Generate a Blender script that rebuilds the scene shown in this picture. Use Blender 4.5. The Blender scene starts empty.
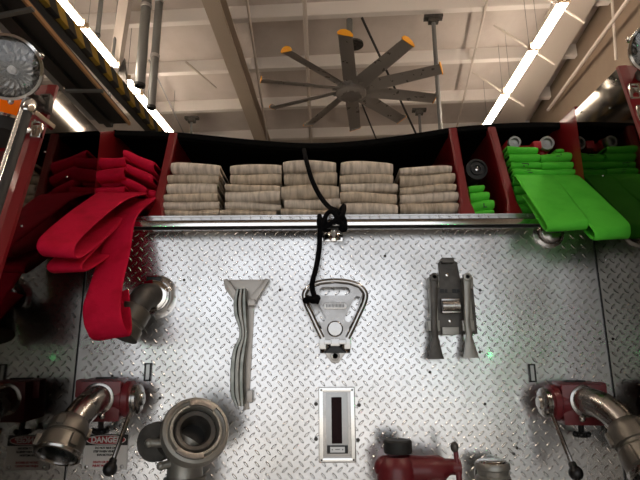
import bpy, bmesh, math, random
from mathutils import Vector, Matrix, noise
random.seed(7)
scn = bpy.context.scene
COL = scn.collection
PI = math.pi
def V(*a): return Vector(a)

# ------------------------------------------------------------------ camera
F = 520.0; PITCH = math.radians(13.6); ROLL = math.radians(-0.4)
CAM = V(-0.066, 0.0, 1.55); CZ = CAM.z
D = 1.604           # distance of the rear panel
W = 0.80            # half width between the wings
CM = Matrix.Rotation(PI/2 + PITCH, 3, 'X') @ Matrix.Rotation(ROLL, 3, 'Z')
cd = bpy.data.cameras.new('camera'); cam = bpy.data.objects.new('camera', cd); COL.objects.link(cam)
cam.matrix_world = Matrix.Translation(CAM) @ CM.to_4x4()
cd.sensor_width = 36; cd.lens = F/640*36; cd.clip_start = 0.02; cd.clip_end = 200
scn.camera = cam
def ray(px, py): return CM @ V((px-320)/F, (240-py)/F, -1)
def at(px, py, y):            # point of a vertical plane at distance y
    d = ray(px, py); return CAM + d*(y/d.y)
def atz(px, py, z):           # point at height z above the camera
    d = ray(px, py); return CAM + d*(z/d.z)
def atx(px, py, x):
    d = ray(px, py); return CAM + d*((x-CAM.x)/d.x)
def zrow(py, y, px=340): return at(px, py, y).z

# ------------------------------------------------------------------ materials
def mat(name, col, rough=.5, metal=0., emit=None, es=0., bump=None, mixc=None, coat=0., spec=None, trans=0., sheen=0.):
    """bump=(scale,strength,distance); mixc=(colour, noise scale, lo, hi[, stretch])"""
    m = bpy.data.materials.new(name); m.use_nodes = True
    nt = m.node_tree; b = nt.nodes['Principled BSDF']
    b.inputs['Base Color'].default_value = (*col, 1); b.inputs['Roughness'].default_value = rough
    b.inputs['Metallic'].default_value = metal
    b.inputs['Coat Weight'].default_value = coat
    b.inputs['Transmission Weight'].default_value = trans
    if sheen: b.inputs['Sheen Weight'].default_value = sheen
    if spec is not None: b.inputs['Specular IOR Level'].default_value = spec
    if emit: b.inputs['Emission Color'].default_value = (*emit, 1); b.inputs['Emission Strength'].default_value = es
    tc = nt.nodes.new('ShaderNodeTexCoord')
    if mixc:
        n = nt.nodes.new('ShaderNodeTexNoise'); n.inputs['Scale'].default_value = mixc[1]; n.inputs['Detail'].default_value = 6
        mp = nt.nodes.new('ShaderNodeMapping'); nt.links.new(tc.outputs['Object'], mp.inputs[0])
        if len(mixc) > 4: mp.inputs['Scale'].default_value = mixc[4]
        nt.links.new(mp.outputs[0], n.inputs[0])
        r = nt.nodes.new('ShaderNodeMapRange'); r.inputs[1].default_value = mixc[2]; r.inputs[2].default_value = mixc[3]
        nt.links.new(n.outputs[0], r.inputs[0])
        mx = nt.nodes.new('ShaderNodeMix'); mx.data_type = 'RGBA'
        mx.inputs[6].default_value = (*col, 1); mx.inputs[7].default_value = (*mixc[0], 1)
        nt.links.new(r.outputs[0], mx.inputs[0]); nt.links.new(mx.outputs[2], b.inputs['Base Color'])
    if bump:
        n = nt.nodes.new('ShaderNodeTexNoise'); n.inputs['Scale'].default_value = bump[0]; n.inputs['Detail'].default_value = 4
        nt.links.new(tc.outputs['Object'], n.inputs[0])
        bp = nt.nodes.new('ShaderNodeBump'); bp.inputs['Strength'].default_value = bump[1]; bp.inputs['Distance'].default_value = bump[2]
        nt.links.new(n.outputs[0], bp.inputs['Height']); nt.links.new(bp.outputs[0], b.inputs['Normal'])
    return m
def rough_noise(m, scale, lo, hi):
    nt = m.node_tree; b = nt.nodes['Principled BSDF']
    tc = nt.nodes.new('ShaderNodeTexCoord'); n = nt.nodes.new('ShaderNodeTexNoise')
    n.inputs['Scale'].default_value = scale; n.inputs['Detail'].default_value = 5
    nt.links.new(tc.outputs['Object'], n.inputs[0])
    r = nt.nodes.new('ShaderNodeMapRange'); r.inputs[1].default_value = .3; r.inputs[2].default_value = .7
    r.inputs[3].default_value = lo; r.inputs[4].default_value = hi
    nt.links.new(n.outputs[0], r.inputs[0]); nt.links.new(r.outputs[0], b.inputs['Roughness'])
    return m

M = {}
M['plate'] = rough_noise(mat('aluminium_tread_plate', (.74,.74,.75), .33, 1., mixc=((.62,.61,.60), 5, .45, .7), bump=(9,.25,.004), coat=.8), 3.5, .20, .36)
M['plate'].node_tree.nodes['Principled BSDF'].inputs['Coat Roughness'].default_value = .05
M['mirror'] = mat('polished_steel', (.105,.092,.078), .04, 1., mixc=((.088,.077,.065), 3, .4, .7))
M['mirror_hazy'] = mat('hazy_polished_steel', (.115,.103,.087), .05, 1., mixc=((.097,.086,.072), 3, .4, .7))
M['wye_red'] = mat('bright_red_enamel', (.45,.012,.02), .4)
M['red'] = mat('red_paint', (.19,.007,.010), .36, 0., coat=.12, spec=.3)
M['valve_red'] = mat('valve_red_paint', (.15,.012,.018), .42, 0., coat=.2, bump=(60,.2,.002))
M['chrome'] = rough_noise(mat('chrome', (.78,.77,.75), .1, 1.), 12, .06, .16)
M['treadplate'] = rough_noise(mat('step_tread_plate', (.40,.39,.385), .25, 1.), 30, .2, .4)
M['wrench'] = mat('worn_wrench_steel', (.20,.21,.19), .35, .9, mixc=((.36,.36,.33), 25, .4, .7))
M['railchrome'] = mat('satin_chrome', (.92,.91,.90), .14, 1.)
M['stepchrome'] = rough_noise(mat('step_chrome', (.52,.51,.50), .2, 1.), 14, .12, .28)
M['reflector'] = mat('lamp_reflector', (.42,.41,.40), .10, 1.)
M['bracket'] = mat('stainless_bracket', (.40,.37,.34), .38, .9)
M['dullchrome'] = rough_noise(mat('worn_chrome', (.44,.425,.41), .25, 1.), 20, .16, .34)
M['bronze'] = mat('anodised_coupling', (.19,.175,.155), .45, .85, mixc=((.26,.24,.21), 18, .4, .7))
M['greymetal'] = mat('cast_grey_metal', (.33,.325,.30), .42, .7, mixc=((.42,.41,.38), 14, .4, .7), bump=(70,.3,.002))
M['darkmetal'] = mat('dark_cast_metal', (.09,.085,.08), .5, .7, mixc=((.16,.15,.14), 20, .4, .7))
M['black'] = mat('black_plastic', (.008,.008,.009), .4)
M['rubber'] = mat('black_rubber', (.02,.02,.02), .6)
M['vinyl'] = mat('black_vinyl', (.0025,.0025,.0025), .8, spec=.08, bump=(12,.3,.01))
M['void'] = mat('black_liner', (.006,.006,.006), .9)
M['rope'] = mat('black_rope', (.004,.004,.005), .9, spec=.1, bump=(300,.6,.003))
M['redhose'] = mat('red_hose_jacket', (.58,.006,.042), .8, bump=(260,.35,.002), mixc=((.42,.003,.022), 20, .45, .75), spec=.15)
M['greenhose'] = mat('green_hose_jacket', (.10,.60,.045), .72, bump=(260,.35,.002), mixc=((.07,.50,.03), 16, .45, .75), spec=.2)
M['tanhose'] = mat('tan_canvas_hose', (.74,.64,.54), .9, bump=(220,.5,.002), mixc=((.42,.35,.28), 26, .42, .72, (3.2,.4,.7)))
M['tanhose2'] = mat('stained_canvas_hose', (.66,.55,.43), .9, bump=(220,.5,.002), mixc=((.34,.27,.20), 22, .40, .70, (3.2,.4,.7)))
M['white'] = mat('white_enamel', (.92,.90,.88), .4)
M['signred'] = mat('sign_red', (.45,.01,.02), .4)
M['signblack'] = mat('sign_black', (.01,.01,.01), .4)
M['amber'] = mat('amber_lens', (.95,.22,.01), .15, trans=.35, emit=(1,.2,.0), es=.12)
M['lens'] = mat('lamp_glass', (1,1,1), .03, trans=1.)
M['darklens'] = mat('dark_red_lens', (.018,.004,.006), .5, spec=.15)
M['labelgrey'] = mat('brushed_label', (.5,.5,.5), .35, .8)
# building
M['roof'] = mat('roof_insulation', (.66,.60,.565), .8, mixc=((.58,.52,.485), 1.6, .4, .7), bump=(2.5,.4,.05))
M['purlin'] = mat('purlin_paint', (.84,.80,.77), .5)
M['rafter'] = mat('rafter_paint', (.44,.37,.30), .5)
M['rafter_light'] = mat('rafter_light_paint', (.60,.54,.49), .5)
M['wall'] = mat('wall_panel_paint', (.25,.19,.14), .7, mixc=((.22,.165,.12), 2, .4, .7))
M['floor'] = mat('sealed_concrete', (.42,.41,.39), .4, mixc=((.34,.33,.32), 2, .4, .7))
M['apron'] = mat('apron_concrete', (.55,.53,.50), .9, mixc=((.48,.46,.43), 2, .4, .7))
M['steelblack'] = mat('black_steel', (.025,.024,.024), .45)
M['steelgrey'] = mat('galvanised_pipe', (.20,.205,.205), .42, .35)
M['greypaint'] = mat('grey_paint', (.30,.30,.30), .5)
M['tube'] = mat('lit_fluorescent_tube', (1,1,1), .4, emit=(1.0,.83,.66), es=30)
M['fixture'] = mat('fixture_enamel', (.55,.42,.30), .4)
M['blade'] = rough_noise(mat('brushed_aluminium_blade', (.36,.34,.32), .35, .5), 10, .25, .42)
M['hub'] = mat('fan_hub_metal', (.36,.34,.32), .4, .4)
M['winglet'] = mat('yellow_orange_winglet', (.95,.42,.02), .4)
M['green_led'] = mat('lit_green_lamp', (0,1,.2), .4, emit=(.02,1,.2), es=70)
M['orange_edge'] = mat('copper_edge_paint', (.62,.36,.18), .35, .5)
# yellow/black hazard stripes along the rail
def stripes(name, c1, c2, scale, vec):
    m = bpy.data.materials.new(name); m.use_nodes = True; nt = m.node_tree; b = nt.nodes['Principled BSDF']
    tc = nt.nodes.new('ShaderNodeTexCoord'); dt = nt.nodes.new('ShaderNodeVectorMath'); dt.operation = 'DOT_PRODUCT'
    dt.inputs[1].default_value = vec; nt.links.new(tc.outputs['Object'], dt.inputs[0])
    mu = nt.nodes.new('ShaderNodeMath'); mu.operation = 'MULTIPLY'; mu.inputs[1].default_value = scale; nt.links.new(dt.outputs['Value'], mu.inputs[0])
    fr = nt.nodes.new('ShaderNodeMath'); fr.operation = 'FRACT'; nt.links.new(mu.outputs[0], fr.inputs[0])
    gt = nt.nodes.new('ShaderNodeMath'); gt.operation = 'GREATER_THAN'; gt.inputs[1].default_value = .5; nt.links.new(fr.outputs[0], gt.inputs[0])
    mx = nt.nodes.new('ShaderNodeMix'); mx.data_type = 'RGBA'; mx.inputs[6].default_value = (*c1,1); mx.inputs[7].default_value = (*c2,1)
    nt.links.new(gt.outputs[0], mx.inputs[0]); nt.links.new(mx.outputs[2], b.inputs['Base Color']); b.inputs['Roughness'].default_value = .5
    return m
M['hazard'] = stripes('yellow_black_stripes', (.42,.27,.03), (.02,.02,.02), 2.6, (.35, 1, .9))
M['chevron'] = stripes('reflective_chevrons', (.75,.40,.02), (.10,.04,.01), 9, (0.4, 0, 1))

# ------------------------------------------------------------------ mesh helpers
def frame(ax, up=None):
    z = Vector(ax).normalized(); u = Vector(up) if up else (V(0,0,1) if abs(z.z) < .9 else V(0,1,0))
    x = u.cross(z).normalized(); y = z.cross(x)
    return Matrix((x, y, z)).transposed()
class MB:
    def __init__(s): s.bm = bmesh.new()
    def box(s, c, size, rot=None, bev=0.):
        b = bmesh.new(); bmesh.ops.create_cube(b, size=1)
        bmesh.ops.scale(b, vec=size, verts=b.verts)
        if bev: bmesh.ops.bevel(b, geom=list(b.edges), offset=bev, segments=2, affect='EDGES', profile=.7)
        m = Matrix.Translation(c) @ (rot.to_4x4() if rot else Matrix.Identity(4)); b.transform(m); s.add(b); return s
    def add(s, b):
        me = bpy.data.meshes.new('t'); b.to_mesh(me); s.bm.from_mesh(me); bpy.data.meshes.remove(me); b.free()
    def beam(s, a, b, w, h, up=(0,0,1), bev=0.):     # box from a to b
        a = Vector(a); b = Vector(b); d = b-a
        return s.box((a+b)/2, (w, h, d.length), frame(d, up), bev)
    def loops(s, rings, closed=False, cap=True):
        n = len(rings[0]); R = [[s.bm.verts.new(p) for p in r] for r in rings]
        m = len(R)
        for i in range(m if closed else m-1):
            A = R[i]; B = R[(i+1) % m]
            for j in range(n):
                k = (j+1) % n
                s.bm.faces.new((A[j], A[k], B[k], B[j]))
        if cap and not closed:
            s.bm.faces.new(R[0][::-1]); s.bm.faces.new(R[-1])
        return s
    def tube(s, pts, r, seg=12, cap=True, closed=False, sub=0):
        pts = [Vector(p) for p in pts]
        if sub: pts = smooth(pts, sub)
        rr = r if isinstance(r, (list, tuple)) else [r]*len(pts)
        if len(rr) != len(pts):
            q = rr; rr = [q[min(int(i/(len(pts)-1)*(len(q)-1)), len(q)-2)] * (1-((i/(len(pts)-1)*(len(q)-1)) - min(int(i/(len(pts)-1)*(len(q)-1)), len(q)-2))) + q[min(int(i/(len(pts)-1)*(len(q)-1)), len(q)-2)+1] * ((i/(len(pts)-1)*(len(q)-1)) - min(int(i/(len(pts)-1)*(len(q)-1)), len(q)-2)) for i in range(len(pts))]
        n = len(pts); rings = []; up = None
        for i in range(n):
            if closed: t = pts[(i+1) % n]-pts[i-1]
            else: t = pts[min(i+1, n-1)]-pts[max(i-1, 0)]
            t.normalize()
            if up is None: up = V(0,0,1) if abs(t.z) < .9 else V(0,1,0)
            x = up.cross(t); x.normalize(); y = t.cross(x); up = y
            rings.append([pts[i] + rr[i]*(x*math.cos(a)+y*math.sin(a)) for a in [2*PI*k/seg for k in range(seg)]])
        return s.loops(rings, closed=closed, cap=cap)
    def lathe(s, p0, ax, prof, seg=32, cap=True, closed=False):     # prof: (radius, height along the axis)
        fr = frame(ax); p0 = Vector(p0)
        rings = [[p0 + fr @ V(max(r,1e-4)*math.cos(2*PI*k/seg), max(r,1e-4)*math.sin(2*PI*k/seg), h) for k in range(seg)] for r, h in prof]
        return s.loops(rings, cap=cap, closed=closed)
    def prism(s, poly, mtx, depth, bev=0.):            # polygon in xy of mtx, extruded to +z
        b = bmesh.new(); vs = [b.verts.new((x, y, 0)) for x, y in poly]
        f = b.faces.new(vs); r = bmesh.ops.extrude_face_region(b, geom=[f])
        bmesh.ops.translate(b, vec=(0,0,depth), verts=[e for e in r['geom'] if isinstance(e, bmesh.types.BMVert)])
        bmesh.ops.recalc_face_normals(b, faces=b.faces)
        if bev: bmesh.ops.bevel(b, geom=list(b.edges), offset=bev, segments=2, affect='EDGES', profile=.7)
        b.transform(mtx); s.add(b); return s
    def sphere(s, c, r, seg=16, sc=(1,1,1)):
        b = bmesh.new(); bmesh.ops.create_uvsphere(b, u_segments=seg, v_segments=seg//2+2, radius=r)
        bmesh.ops.scale(b, vec=sc, verts=b.verts); bmesh.ops.translate(b, vec=c, verts=b.verts); s.add(b); return s
    def build(s, name, m, parent=None, smooth_=True, angle=35, origin=None):
        bm = s.bm; bmesh.ops.recalc_face_normals(bm, faces=bm.faces)
        me = bpy.data.meshes.new(name)
        if origin is None and parent is None:
            c = [v.co for v in bm.verts]; origin = V((min(p.x for p in c)+max(p.x for p in c))/2, (min(p.y for p in c)+max(p.y for p in c))/2, min(p.z for p in c))
        o = bpy.data.objects.new(name, me); COL.objects.link(o)
        if parent is not None:
            o.parent = parent; w = world_loc(parent)
            bm.transform(Matrix.Translation(-w))
        else:
            bm.transform(Matrix.Translation(-origin)); o.location = origin; WL[o.name] = origin.copy()
        if parent is not None: WL[o.name] = world_loc(parent).copy()
        bm.to_mesh(me); bm.free()
        if m is not None: me.materials.append(m)
        if smooth_:
            me.polygons.foreach_set('use_smooth', [True]*len(me.polygons))
            me.set_sharp_from_angle(angle=math.radians(angle))
        return o
WL = {}
def world_loc(o): return WL[o.name]
def smooth(pts, sub):
    out = []; n = len(pts)
    for i in range(n-1):
        p0 = pts[max(i-1,0)]; p1 = pts[i]; p2 = pts[i+1]; p3 = pts[min(i+2,n-1)]
        for k in range(sub):
            t = k/sub
            out.append(.5*((2*p1)+(p2-p0)*t+(2*p0-5*p1+4*p2-p3)*t*t+(3*p1-p0-3*p2+p3)*t**3))
    out.append(pts[-1].copy()); return out
def empty(name, loc, label, cat, group=None):
    o = bpy.data.objects.new(name, None); COL.objects.link(o); o.location = loc; WL[o.name] = Vector(loc)
    o.empty_display_size = .05
    tag(o, label, cat, group); return o
def tag(o, label=None, cat=None, group=None, kind=None):
    if label: o['label'] = label
    if cat: o['category'] = cat
    if group: o['group'] = group
    if kind: o['kind'] = kind
    return o
def struct(o): o['kind'] = 'structure'; return o
def text_mesh(txt, size, mtx, m, name, parent, extrude=.0003, spacing=1., bold=0.):
    cu = bpy.data.curves.new('txt', 'FONT'); cu.body = txt; cu.size = size; cu.extrude = extrude
    cu.align_x = 'CENTER'; cu.align_y = 'CENTER'; cu.space_character = spacing; cu.offset = bold
    to = bpy.data.objects.new('txt', cu); COL.objects.link(to)
    dg = bpy.context.evaluated_depsgraph_get(); dg.update()
    me = bpy.data.meshes.new_from_object(to.evaluated_get(dg)); bpy.data.objects.remove(to); bpy.data.curves.remove(cu)
    me.transform(Matrix.Translation(-world_loc(parent)) @ mtx)
    me.materials.clear(); me.materials.append(m)
    o = bpy.data.objects.new(name, me); COL.objects.link(o); o.parent = parent; WL[o.name] = world_loc(parent).copy()
    return o
# frame on the rear panel: x right, y up, z towards the viewer
def panel_m(p): return Matrix.Translation(p) @ Matrix(((1,0,0,0),(0,0,-1,0),(0,1,0,0),(0,0,0,1)))
SX = -1.

# ================================================================== BUILDING (turned a few degrees against the truck)
YAW = math.radians(-3.6)
BR = Matrix.Rotation(YAW, 3, 'Z')
def B(u, v, z): return BR @ V(u, v, z)         # building frame -> world
H0 = CZ + 6.1; SL = .077                       # underside of the purlins: z = H0 - SL*v
def roofz(v): return H0 - SL*v
def to_uv(p): return BR.inverted() @ p
def onroof(px, py, drop=0.):                   # pixel -> point on the purlin plane (lowered by drop)
    d = ray(px, py); dl = BR.inverted() @ d; cl = BR.inverted() @ CAM
    t = (H0-drop-cl.z - SL*cl.y)/(dl.z + SL*dl.y); return CAM + d*t
U0, U1, V0, V1 = -10.0, 5.6, -5.2, 18.0
# right wall position from the photo: junction passes through (604,0)
U1 = to_uv(onroof(600, 10)).x + .1
mb = MB(); mb.box(B((U0+U1)/2, (V0+V1)/2, -.05), (U1-U0, V1-V0, .1), BR); struct(mb.build('floor', M['floor'], smooth_=False))
mb = MB(); mb.box(V(0,-16,-.12), (60, 20, .1), BR); struct(mb.build('trim_1', M['apron'], smooth_=False))['label'] = 'pale concrete apron outside the open bay door'
mb = MB()
roofrot = BR @ Matrix.Rotation(-math.atan(SL), 3, 'X')
vc = (V0+V1)/2
mb.box(B((U0+U1)/2, vc, roofz(vc)+.30), (U1-U0+.6, V1-V0+.6, .12), roofrot)
struct(mb.build('ceiling', M['roof'], smooth_=False))
mb = MB()
mb.box(B(U1+.1, vc, 4.2), (.2, V1-V0, 8.6), BR)
struct(mb.build('wall_right', M['wall'], smooth_=False))
mb = MB(); mb.box(B(U0-.1, vc, 4.2), (.2, V1-V0, 8.6), BR); struct(mb.build('wall_left', M['wall'], smooth_=False))
mb = MB(); mb.box(B((U0+U1)/2, V1+.1, 4.2), (U1-U0, .2, 8.6), BR); struct(mb.build('wall_front', M['wall'], smooth_=False))
# wall behind the viewer with the open bay door
DW, DH, DC = 3.15, 4.3, 0.0
mb = MB()
mb.box(B((U0+DC-DW)/2, V0-.1, 4.2), (DC-DW-U0, .2, 8.6), BR)
mb.box(B((U1+DC+DW)/2, V0-.1, 4.2), (U1-DC-DW, .2, 8.6), BR)
mb.box(B(DC, V0-.1, (DH+8.5)/2), (2*DW, .2, 8.5-DH), BR)
struct(mb.build('wall_back', M['wall'], smooth_=False))
mb = MB()
for s in (-1, 1): mb.box(B(DC+s*(DW-.06), V0-.05, DH/2), (.12, .34, DH), BR)
mb.box(B(DC, V0-.05, DH-.06), (2*DW-.24, .34, .12), BR)
struct(mb.build('trim_2', M['greypaint'], smooth_=False))
# purlins
v1 = to_uv(onroof(320, 17)).y; v3 = to_uv(onroof(320, 107)).y; dv = (v3-v1)/2
k = 0
v = v1 - 9*dv
trim_n = 3
while v < V1-.3:
    if v > V0+.2:
        mb = MB()
        for (dz, hh, ww, dvv) in ((.01,.02,.11,.0), (.12,.22,.018,-.05), (.23,.02,.11,0.)):
            mb.box(B((U0+U1)/2, v+dvv, roofz(v)+dz), (U1-U0-.02, ww, hh), BR)
        struct(mb.build('trim_%d' % trim_n, M['purlin'], smooth_=False))['label'] = 'white steel roof purlin'
        trim_n += 1
    v += dv
# standing seams of the roof sheets, thin sag rods between purlins
def rafter(px0, py0, w, depth, m, lab):
    global trim_n
    u = to_uv(onroof(px0, py0, depth)).x
    mb = MB()
    for (du, dz, ww, hh) in ((0, -depth+.01, w, .025), (0, -depth/2, .03, depth), (0, -.012, w, .02)):
        mb.beam(B(u+du, V0+.1, roofz(V0+.1)+dz), B(u+du, V1-.1, roofz(V1-.1)+dz), ww, hh)
    o = struct(mb.build('trim_%d' % trim_n, m, smooth_=False)); o['label'] = lab; trim_n += 1
    return u
ua = rafter(228, 50, .26, .35, M['rafter'], 'deep tan steel rafter left of the fan')
ub = rafter(560, 30, .62, .10, M['rafter_light'], 'broad pale beam beside the right strip lights')
# thin conduits / bracing lines
def rod(name, a, b, r, m, label, cat, group=None):
    mb = MB(); mb.tube([a, b], r, 8); return tag(mb.build(name, m), label, cat, group)
rod('conduit', onroof(241,-40,.03), onroof(268,145,.03), .022, M['rafter_light'], 'thin pale conduit running just right of the tan rafter', 'conduit')
rod('conduit', onroof(303,-30,.03), onroof(311,145,.03), .035, M['rafter_light'], 'thin pale conduit on the ceiling behind the left fan blades', 'conduit')
rod('conduit', onroof(492,-20,.03), onroof(455,135,.03), .02, M['rafter_light'], 'thin pale conduit on the ceiling left of the right strip lights', 'conduit')
rod('conduit', atx(630,-3, B(U1,7,0).x-.35), atx(548,110, B(U1,7,0).x+.05), .03, M['rafter_light'], 'upper pale conduit slanting along the right wall', 'conduit')
rod('bracing_rod', onroof(186,62,.1), onroof(216,88,.1), .02, M['rafter_light'], 'short pale diagonal brace left of the tan rafter', 'brace')
rod('bracing_cable', onroof(362,18,.1), onroof(418,138,.6), .022, M['steelblack'], 'dark bracing cable slanting down behind the fan to the right', 'cable')
rod('bracing_cable', onroof(362,104,.0), onroof(377,141,.1), .018, M['steelblack'], 'dark bracing cable slanting behind the fan hub', 'cable')
rod('bracing_cable', onroof(149,60,.1), onroof(185,136,.1), .014, M['greypaint'], 'thin grey cable slanting right of the grey pipes', 'cable')
rod('bracing_rod', atx(612,0,B(U1,7,0).x-.3), atx(616,60,B(U1,7,0).x-.2), .02, M['rafter_light'], 'short upright pale rod in front of the right wall', 'rod')
# suspended rods with a top plate
def hanger(px, py, r, bottom, label):
    p = onroof(px, py, .02); t = empty('hanger_rod', p, label, 'hanger', 'hanger rods under the purlins')
    mb = MB(); mb.tube([p, p-V(0,0,bottom)], r, 8); mb.build('rod', M['steelgrey'], t)
    mb = MB(); mb.box(p+V(0,0,-.03), (.30,.12,.05), BR); mb.box(p+V(0,0,-.09), (.16,.10,.08), BR); mb.build('top_bracket', M['darkmetal'], t)
hanger(433, 16, .035, 3.3, 'grey hanger rod dropping from the ceiling right of the fan')
hanger(192, 117, .03, 1.9, 'short grey hanger rod above the first tan hose stack')
hanger(419, 109, .03, 1.6, 'short grey hanger rod behind the right lower fan blades')

# ------------------------------------------------------------------ strip lights
LZ = 4.6
def strip(ends, label, group, zc=LZ, hood=True):
    a, b = [atz(*e, zc) for e in ends]
    t = empty('strip_light', (a+b)/2, label, 'ceiling light', group)
    strip_geo(a, b, t)
    return t
def strip_geo(a, b, t):
    d = (b-a).normalized(); a = a + d*.03; b = b-d*.03
    side = d.cross(V(0,0,1)).normalized()
    mb = MB()
    for s in (-1, 1):
        mb.tube([a+side*s*.034, b+side*s*.034], .034, 12)
    mb.build('fluorescent_tube', M['tube'], t)
    mb = MB(); mb.beam(a+V(0,0,.06), b+V(0,0,.06), .06, .05)
    for e in (a, b): mb.box(e+V(0,0,.02), (.16,.03,.08), frame(d) @ Matrix.Rotation(PI/2,3,'X'))
    mb.build('housing', M['fixture'], t, smooth_=False)
    for f in (.12,.88):
        p = a.lerp(b,f)+V(0,0,.08); mb = MB(); mb.tube([p, V(p.x,p.y,roofz(to_uv(p).y)+.235)], .0035, 6); mb.build('suspension_wire', M['steelgrey'], t)
gl = 'left row of strip lights'; gr_ = 'right row of strip lights'
LA = (atz(60,0,LZ), atz(168,130,LZ)); RA = (atz(565,0,LZ), atz(487,124,LZ))
def lerp_px(a, b, y): return (a[0]+(b[0]-a[0])*(y-a[1])/(b[1]-a[1]), y)
strip((lerp_px((60,0),(168,130),-55), lerp_px((60,0),(168,130),25)), 'lit strip light in the top left corner of the photo along the striped rail', gl)
strip((lerp_px((60,0),(168,130),26), lerp_px((60,0),(168,130),67)), 'lit strip light in the middle of the left row, ending at the tan hanger post', gl)
strip((lerp_px((60,0),(168,130),78), lerp_px((60,0),(168,130),93)), 'shortest visible lit strip light just past the tan hanger post', gl)
strip((lerp_px((60,0),(168,130),93.5), lerp_px((60,0),(168,130),140)), 'lit strip light of the left row running down behind the red hose bed divider', gl)
rp0, rp1 = (565,0), (487,124)
strip((lerp_px(rp0,rp1,-60), lerp_px(rp0,rp1,-1)), 'lit strip light at the top edge of the photo in the right row', gr_)
strip((lerp_px(rp0,rp1,0), lerp_px(rp0,rp1,48)), 'lit strip light highest of the right row in full view', gr_)
strip((lerp_px(rp0,rp1,48.5), lerp_px(rp0,rp1,92)), 'lit strip light in the middle of the right row', gr_)
strip((lerp_px(rp0,rp1,92.5), lerp_px(rp0,rp1,128)), 'lowest lit strip light of the right row, above the black hose bed cover', gr_)
# rows go on over and behind the viewer
dR = (atz(*rp0, LZ)-atz(*rp1, LZ)); dR.z = 0; dR.normalize()
dL = (atz(60,0,LZ)-atz(168,130,LZ)); dL.z = 0; dL.normalize()
sR = atz(*lerp_px(rp0,rp1,-60), LZ); sL = atz(*lerp_px((60,0),(168,130),-55), LZ)
for (s0, dd, g) in ((sR, dR, gr_), (sL, dL, gl)):
    for i in range(3):
        a = s0 + dd*(.1+i*2.5); b = a + dd*2.4
        t = empty('strip_light', (a+b)/2, 'lit strip light of the %s row, continuing overhead of the viewer' % ('right' if g == gr_ else 'left'), 'ceiling light', g)
        strip_geo(b, a, t)
# wires holding the right row
for (py, dx) in ((15,-46), (58,-30), (101,-36)):
    p = atz(*lerp_px(rp0,rp1,py), LZ+.12)
    rod('support_arm', p + V(-.5,0,.6), p + V(.45,.1,-.05), .018, M['rafter_light'], 'thin pale support arm of the right strip light row, %s' % ({15:'topmost',58:'middle',101:'lowest'}[py]), 'bracket')

# hazard-striped rail beside the left row
t = empty('striped_rail', atz(100,65,LZ), 'overhead rail with yellow and black hazard stripes beside the left strip lights', 'rail')
off = V(0,0,0)
a = atz(*lerp_px((47,0),(157,130),-60), LZ-.7); b = atz(*lerp_px((47,0),(157,130),136), LZ-.7)
mb = MB(); mb.beam(a, b, .09, .16); mb.build('striped_web', M['hazard'], t, smooth_=False)
mb = MB(); mb.beam(a-V(.07,0,.09), b-V(.07,0,.09), .10, .04); mb.build('lower_flange', M['steelblack'], t, smooth_=False)
# tan hanger post with gusset
t = empty('hanger_post', atz(119,0,LZ+.3), 'pale tan steel post hanging beside the left strip lights', 'post')
p0 = atz(115,72,LZ); p0v = CAM.y + (p0.y-CAM.y)
mb = MB(); mb.beam(p0+V(0,.0,.12), onroof(128,-14,-.02), .16, .12, up=(0,1,0)); mb.build('post', M['orange_edge'] if False else M['rafter_light'], t, smooth_=False)
mb = MB(); mb.prism([(-.12,-.3),(.14,-.3),(.05,.22)], panel_m(p0+V(.10,0,0)), .05); mb.build('gusset_plate', M['darkmetal'], t, smooth_=False)
# black overhead track in the upper left
t = empty('overhead_track', atz(60,50,3.6), 'black overhead door track with a copper coloured edge in the upper left', 'track')
a = atz(*lerp_px((23,-2),(133,128),-70), 3.6); b = atz(*lerp_px((23,-2),(133,128),124), 3.6)
dd = (b-a).normalized(); sd = dd.cross(V(0,0,1)).normalized()
mb = MB(); mb.beam(a, b, .03, .05); mb.build('edge_strip', M['orange_edge'], t, smooth_=False)
mb = MB(); mb.beam(a-sd*.24+V(0,0,.04), b-sd*.24+V(0,0,.04), .46, .06); mb.beam(a-sd*.45+V(0,0,.12), b-sd*.45+V(0,0,.12), .04, .16); mb.beam(a-sd*.30+V(0,0,.0), b-sd*.30+V(0,0,.0), .10, .10)
mb.build('channel', M['steelblack'], t, smooth_=False)
mb = MB(); mb.beam(a-sd*.56+V(0,0,.10), b-sd*.56+V(0,0,.10), .13, .04); mb.build('side_flange', M['greypaint'], t, smooth_=False)
for f in (.35,.97):
    p = a.lerp(b,f)-sd*.3+V(0,0,.2); mb = MB(); mb.tube([p, V(p.x,p.y,roofz(to_uv(p).y)+.24)], .02, 8); mb.build('hanger', M['steelgrey'], t)
for (q0, q1) in (((-6,17),(33,9)), ((66,91),(103,91))):
    mb = MB(); mb.beam(atz(*q0, 3.5), atz(*q1, 3.5), .05, .03); mb.build('cross_bar', M['steelgrey'], t, smooth_=False)
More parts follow.
